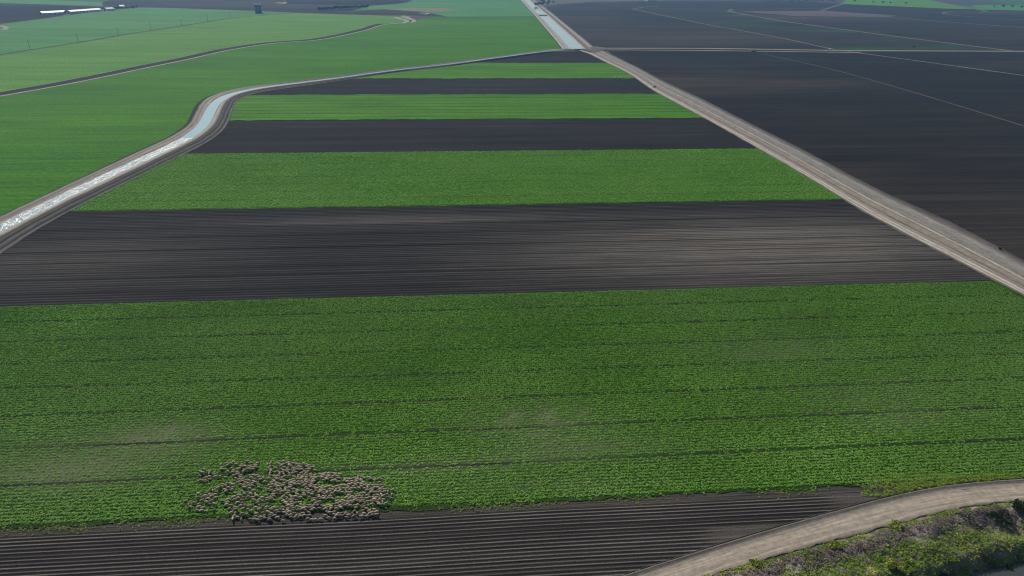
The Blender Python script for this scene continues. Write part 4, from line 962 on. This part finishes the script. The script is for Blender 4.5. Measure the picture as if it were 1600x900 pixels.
# sluice gates
def gate(x, y, span, rz, label, name='sluice_gate', cat='sluice gate', zb=.4):
    X, Y = px(x, y); t_ = empty(name, (X, Y, zb), rz); tag(t_, label, cat)
    MB().box(-span, span, -1.0, 1.0, 1.1, 1.4).build('deck', M['conc_l'], t_)
    n_ = 4
    for i in range(n_ + 1):
        q = -span + 2 * span * i / n_; MB().box(q - .25, q + .25, -.9, .9, -.4, 1.1).build('pier', M['conc_l'], t_)
    for i in range(n_):
        q = -span + 2 * span * (i + .5) / n_; MB().box(q - span / n_ + .3, q + span / n_ - .3, -.08, .08, -.2, 1.05).build('gate_panel', M['dark'], t_)
    m = MB()
    for sy in (-.95, .95):
        m.box(-span, span, sy - .04, sy + .04, 2.25, 2.33)
        for i in range(7): q = -span + 2 * span * i / 6; m.box(q - .04, q + .04, sy - .04, sy + .04, 1.4, 2.25)
    m.build('railing', M['steel'], t_)
mdir = MQ[6] - MQ[3]; mrz = math.atan2(mdir[1], mdir[0]) - math.pi / 2
gate(847.5, 24.5, hw_main + 1.5, mrz, 'sluice bridge with piers crossing the main canal well beyond the junction')
gate(901, 78.6, hw_main + 1.0, mrz, 'sluice gate closing the near end of the main canal at the crossroads')
def culvert(x, y, rz, label, zb=.0, s_=1):
    X, Y = px(x, y); t_ = empty('culvert_headwall', (X, Y, zb), rz); t_.scale = (s_,) * 3; tag(t_, label, 'culvert')
    MB().box(-2.2, 2.2, -.2, .2, -.1, 1.3).build('headwall', M['conc'], t_); MB().tube((0, -.5, .55), (0, .6, .55), .42, .42, 12).build('pipe', M['dark'], t_)
    MB().box(-2.4, -2.2, -.7, .5, -.1, 1.1).build('wing_wall', M['conc'], t_); MB().box(2.2, 2.4, -.7, .5, -.1, 1.1).build('wing_wall', M['conc'], t_)
culvert(1022, 137, 1.0, 'small dark culvert headwall beside the levee road, level with the third green strip', .3)
culvert(1177, 80.8, .05, 'dark culvert on the lower side of the straight farm track', .0, 1.4)
# vehicles
def wheels(t_, xs, yw, r, wdt=.25):
    for x_ in xs:
        for y_ in (-yw, yw):
            w_ = MB().tube((x_, y_ - wdt / 2, r), (x_, y_ + wdt / 2, r), r, r, 14).build('wheel', M['rubber'], t_)
            MB().tube((x_, y_ - wdt / 2 - .02, r), (x_, y_ + wdt / 2 + .02, r), r * .5, r * .5, 10).build('rim', M['steel'], w_)
X, Y = px(1298, 77.4); t_ = empty('pickup_truck', (X, Y, .15), .1); tag(t_, 'white pickup truck parked where the thin diagonal track meets the straight farm track', 'pickup truck')
m = MB(); m.prism([(-2.6, .45), (2.5, .45), (2.6, .75), (2.5, 1.05), (1.3, 1.15), (.7, 1.16), (-.9, 1.16), (-2.6, 1.12)], -.92, .92).build('body', M['paintw'], t_)
MB().prism([(.95, 1.16), (.45, 1.75), (-.65, 1.78), (-.95, 1.16)], -.80, .80).build('cabin', M['paintw'], t_)
MB().prism([(.86, 1.2), (.42, 1.68), (-.58, 1.70), (-.82, 1.2)], -.815, .815).build('side_window', M['glass'], t_)
MB().box(-2.5, -1.05, -.75, .75, 1.12, 1.17).build('load_bed', M['dark'], t_)
for y_ in (-.65, .65): MB().box(2.52, 2.6, y_ - .18, y_ + .18, .78, .95).build('headlight', M['conc_l'], t_)
wheels(t_, (-1.6, 1.65), .82, .38)
X, Y = px(1427, 74); t_ = empty('tractor', (X, Y, .05), .2); tag(t_, 'dark tractor standing in the weedy dark field between two tracks', 'tractor')
MB().prism([(.0, .8), (2.2, .8), (2.25, 1.5), (.0, 1.65)], -.4, .4).build('hood', M['tractor'], t_); MB().prism([(.1, .9), (0, 2.6), (-1.3, 2.6), (-1.5, 1.0)], -.75, .75).build('cabin', M['glass'], t_)
MB().box(-1.5, .15, -.85, .85, 2.62, 2.75).build('cabin_roof', M['tractor'], t_)
wheels(t_, (-.9,), .95, .85, .45); wheels(t_, (1.7,), .85, .5, .35)
MB().box(-3.6, -1.8, -2.0, 2.0, .5, .9).box(-2.0, -1.3, -.2, .2, .6, .8).build('implement', M['tractor'], t_)
# white sacks by the road
for i, (x, y) in enumerate(((958, 121.5), (961, 121.3), (965, 121.6), (968, 121.2), (972, 121.5))):
    X, Y = px(x, y); me_ = MB().box(-.55, .55, -.4, .4, .02, .8, .12)
    o = me_.build('bulk_bag', M['white']); o.location = (X, Y, .05); o.rotation_euler = (0, 0, random.random())
    tag(o, 'small white bulk bag in the row at the right end of the farthest green strip', 'bulk bag', 'white bulk bags at the corner of the farthest green strip')
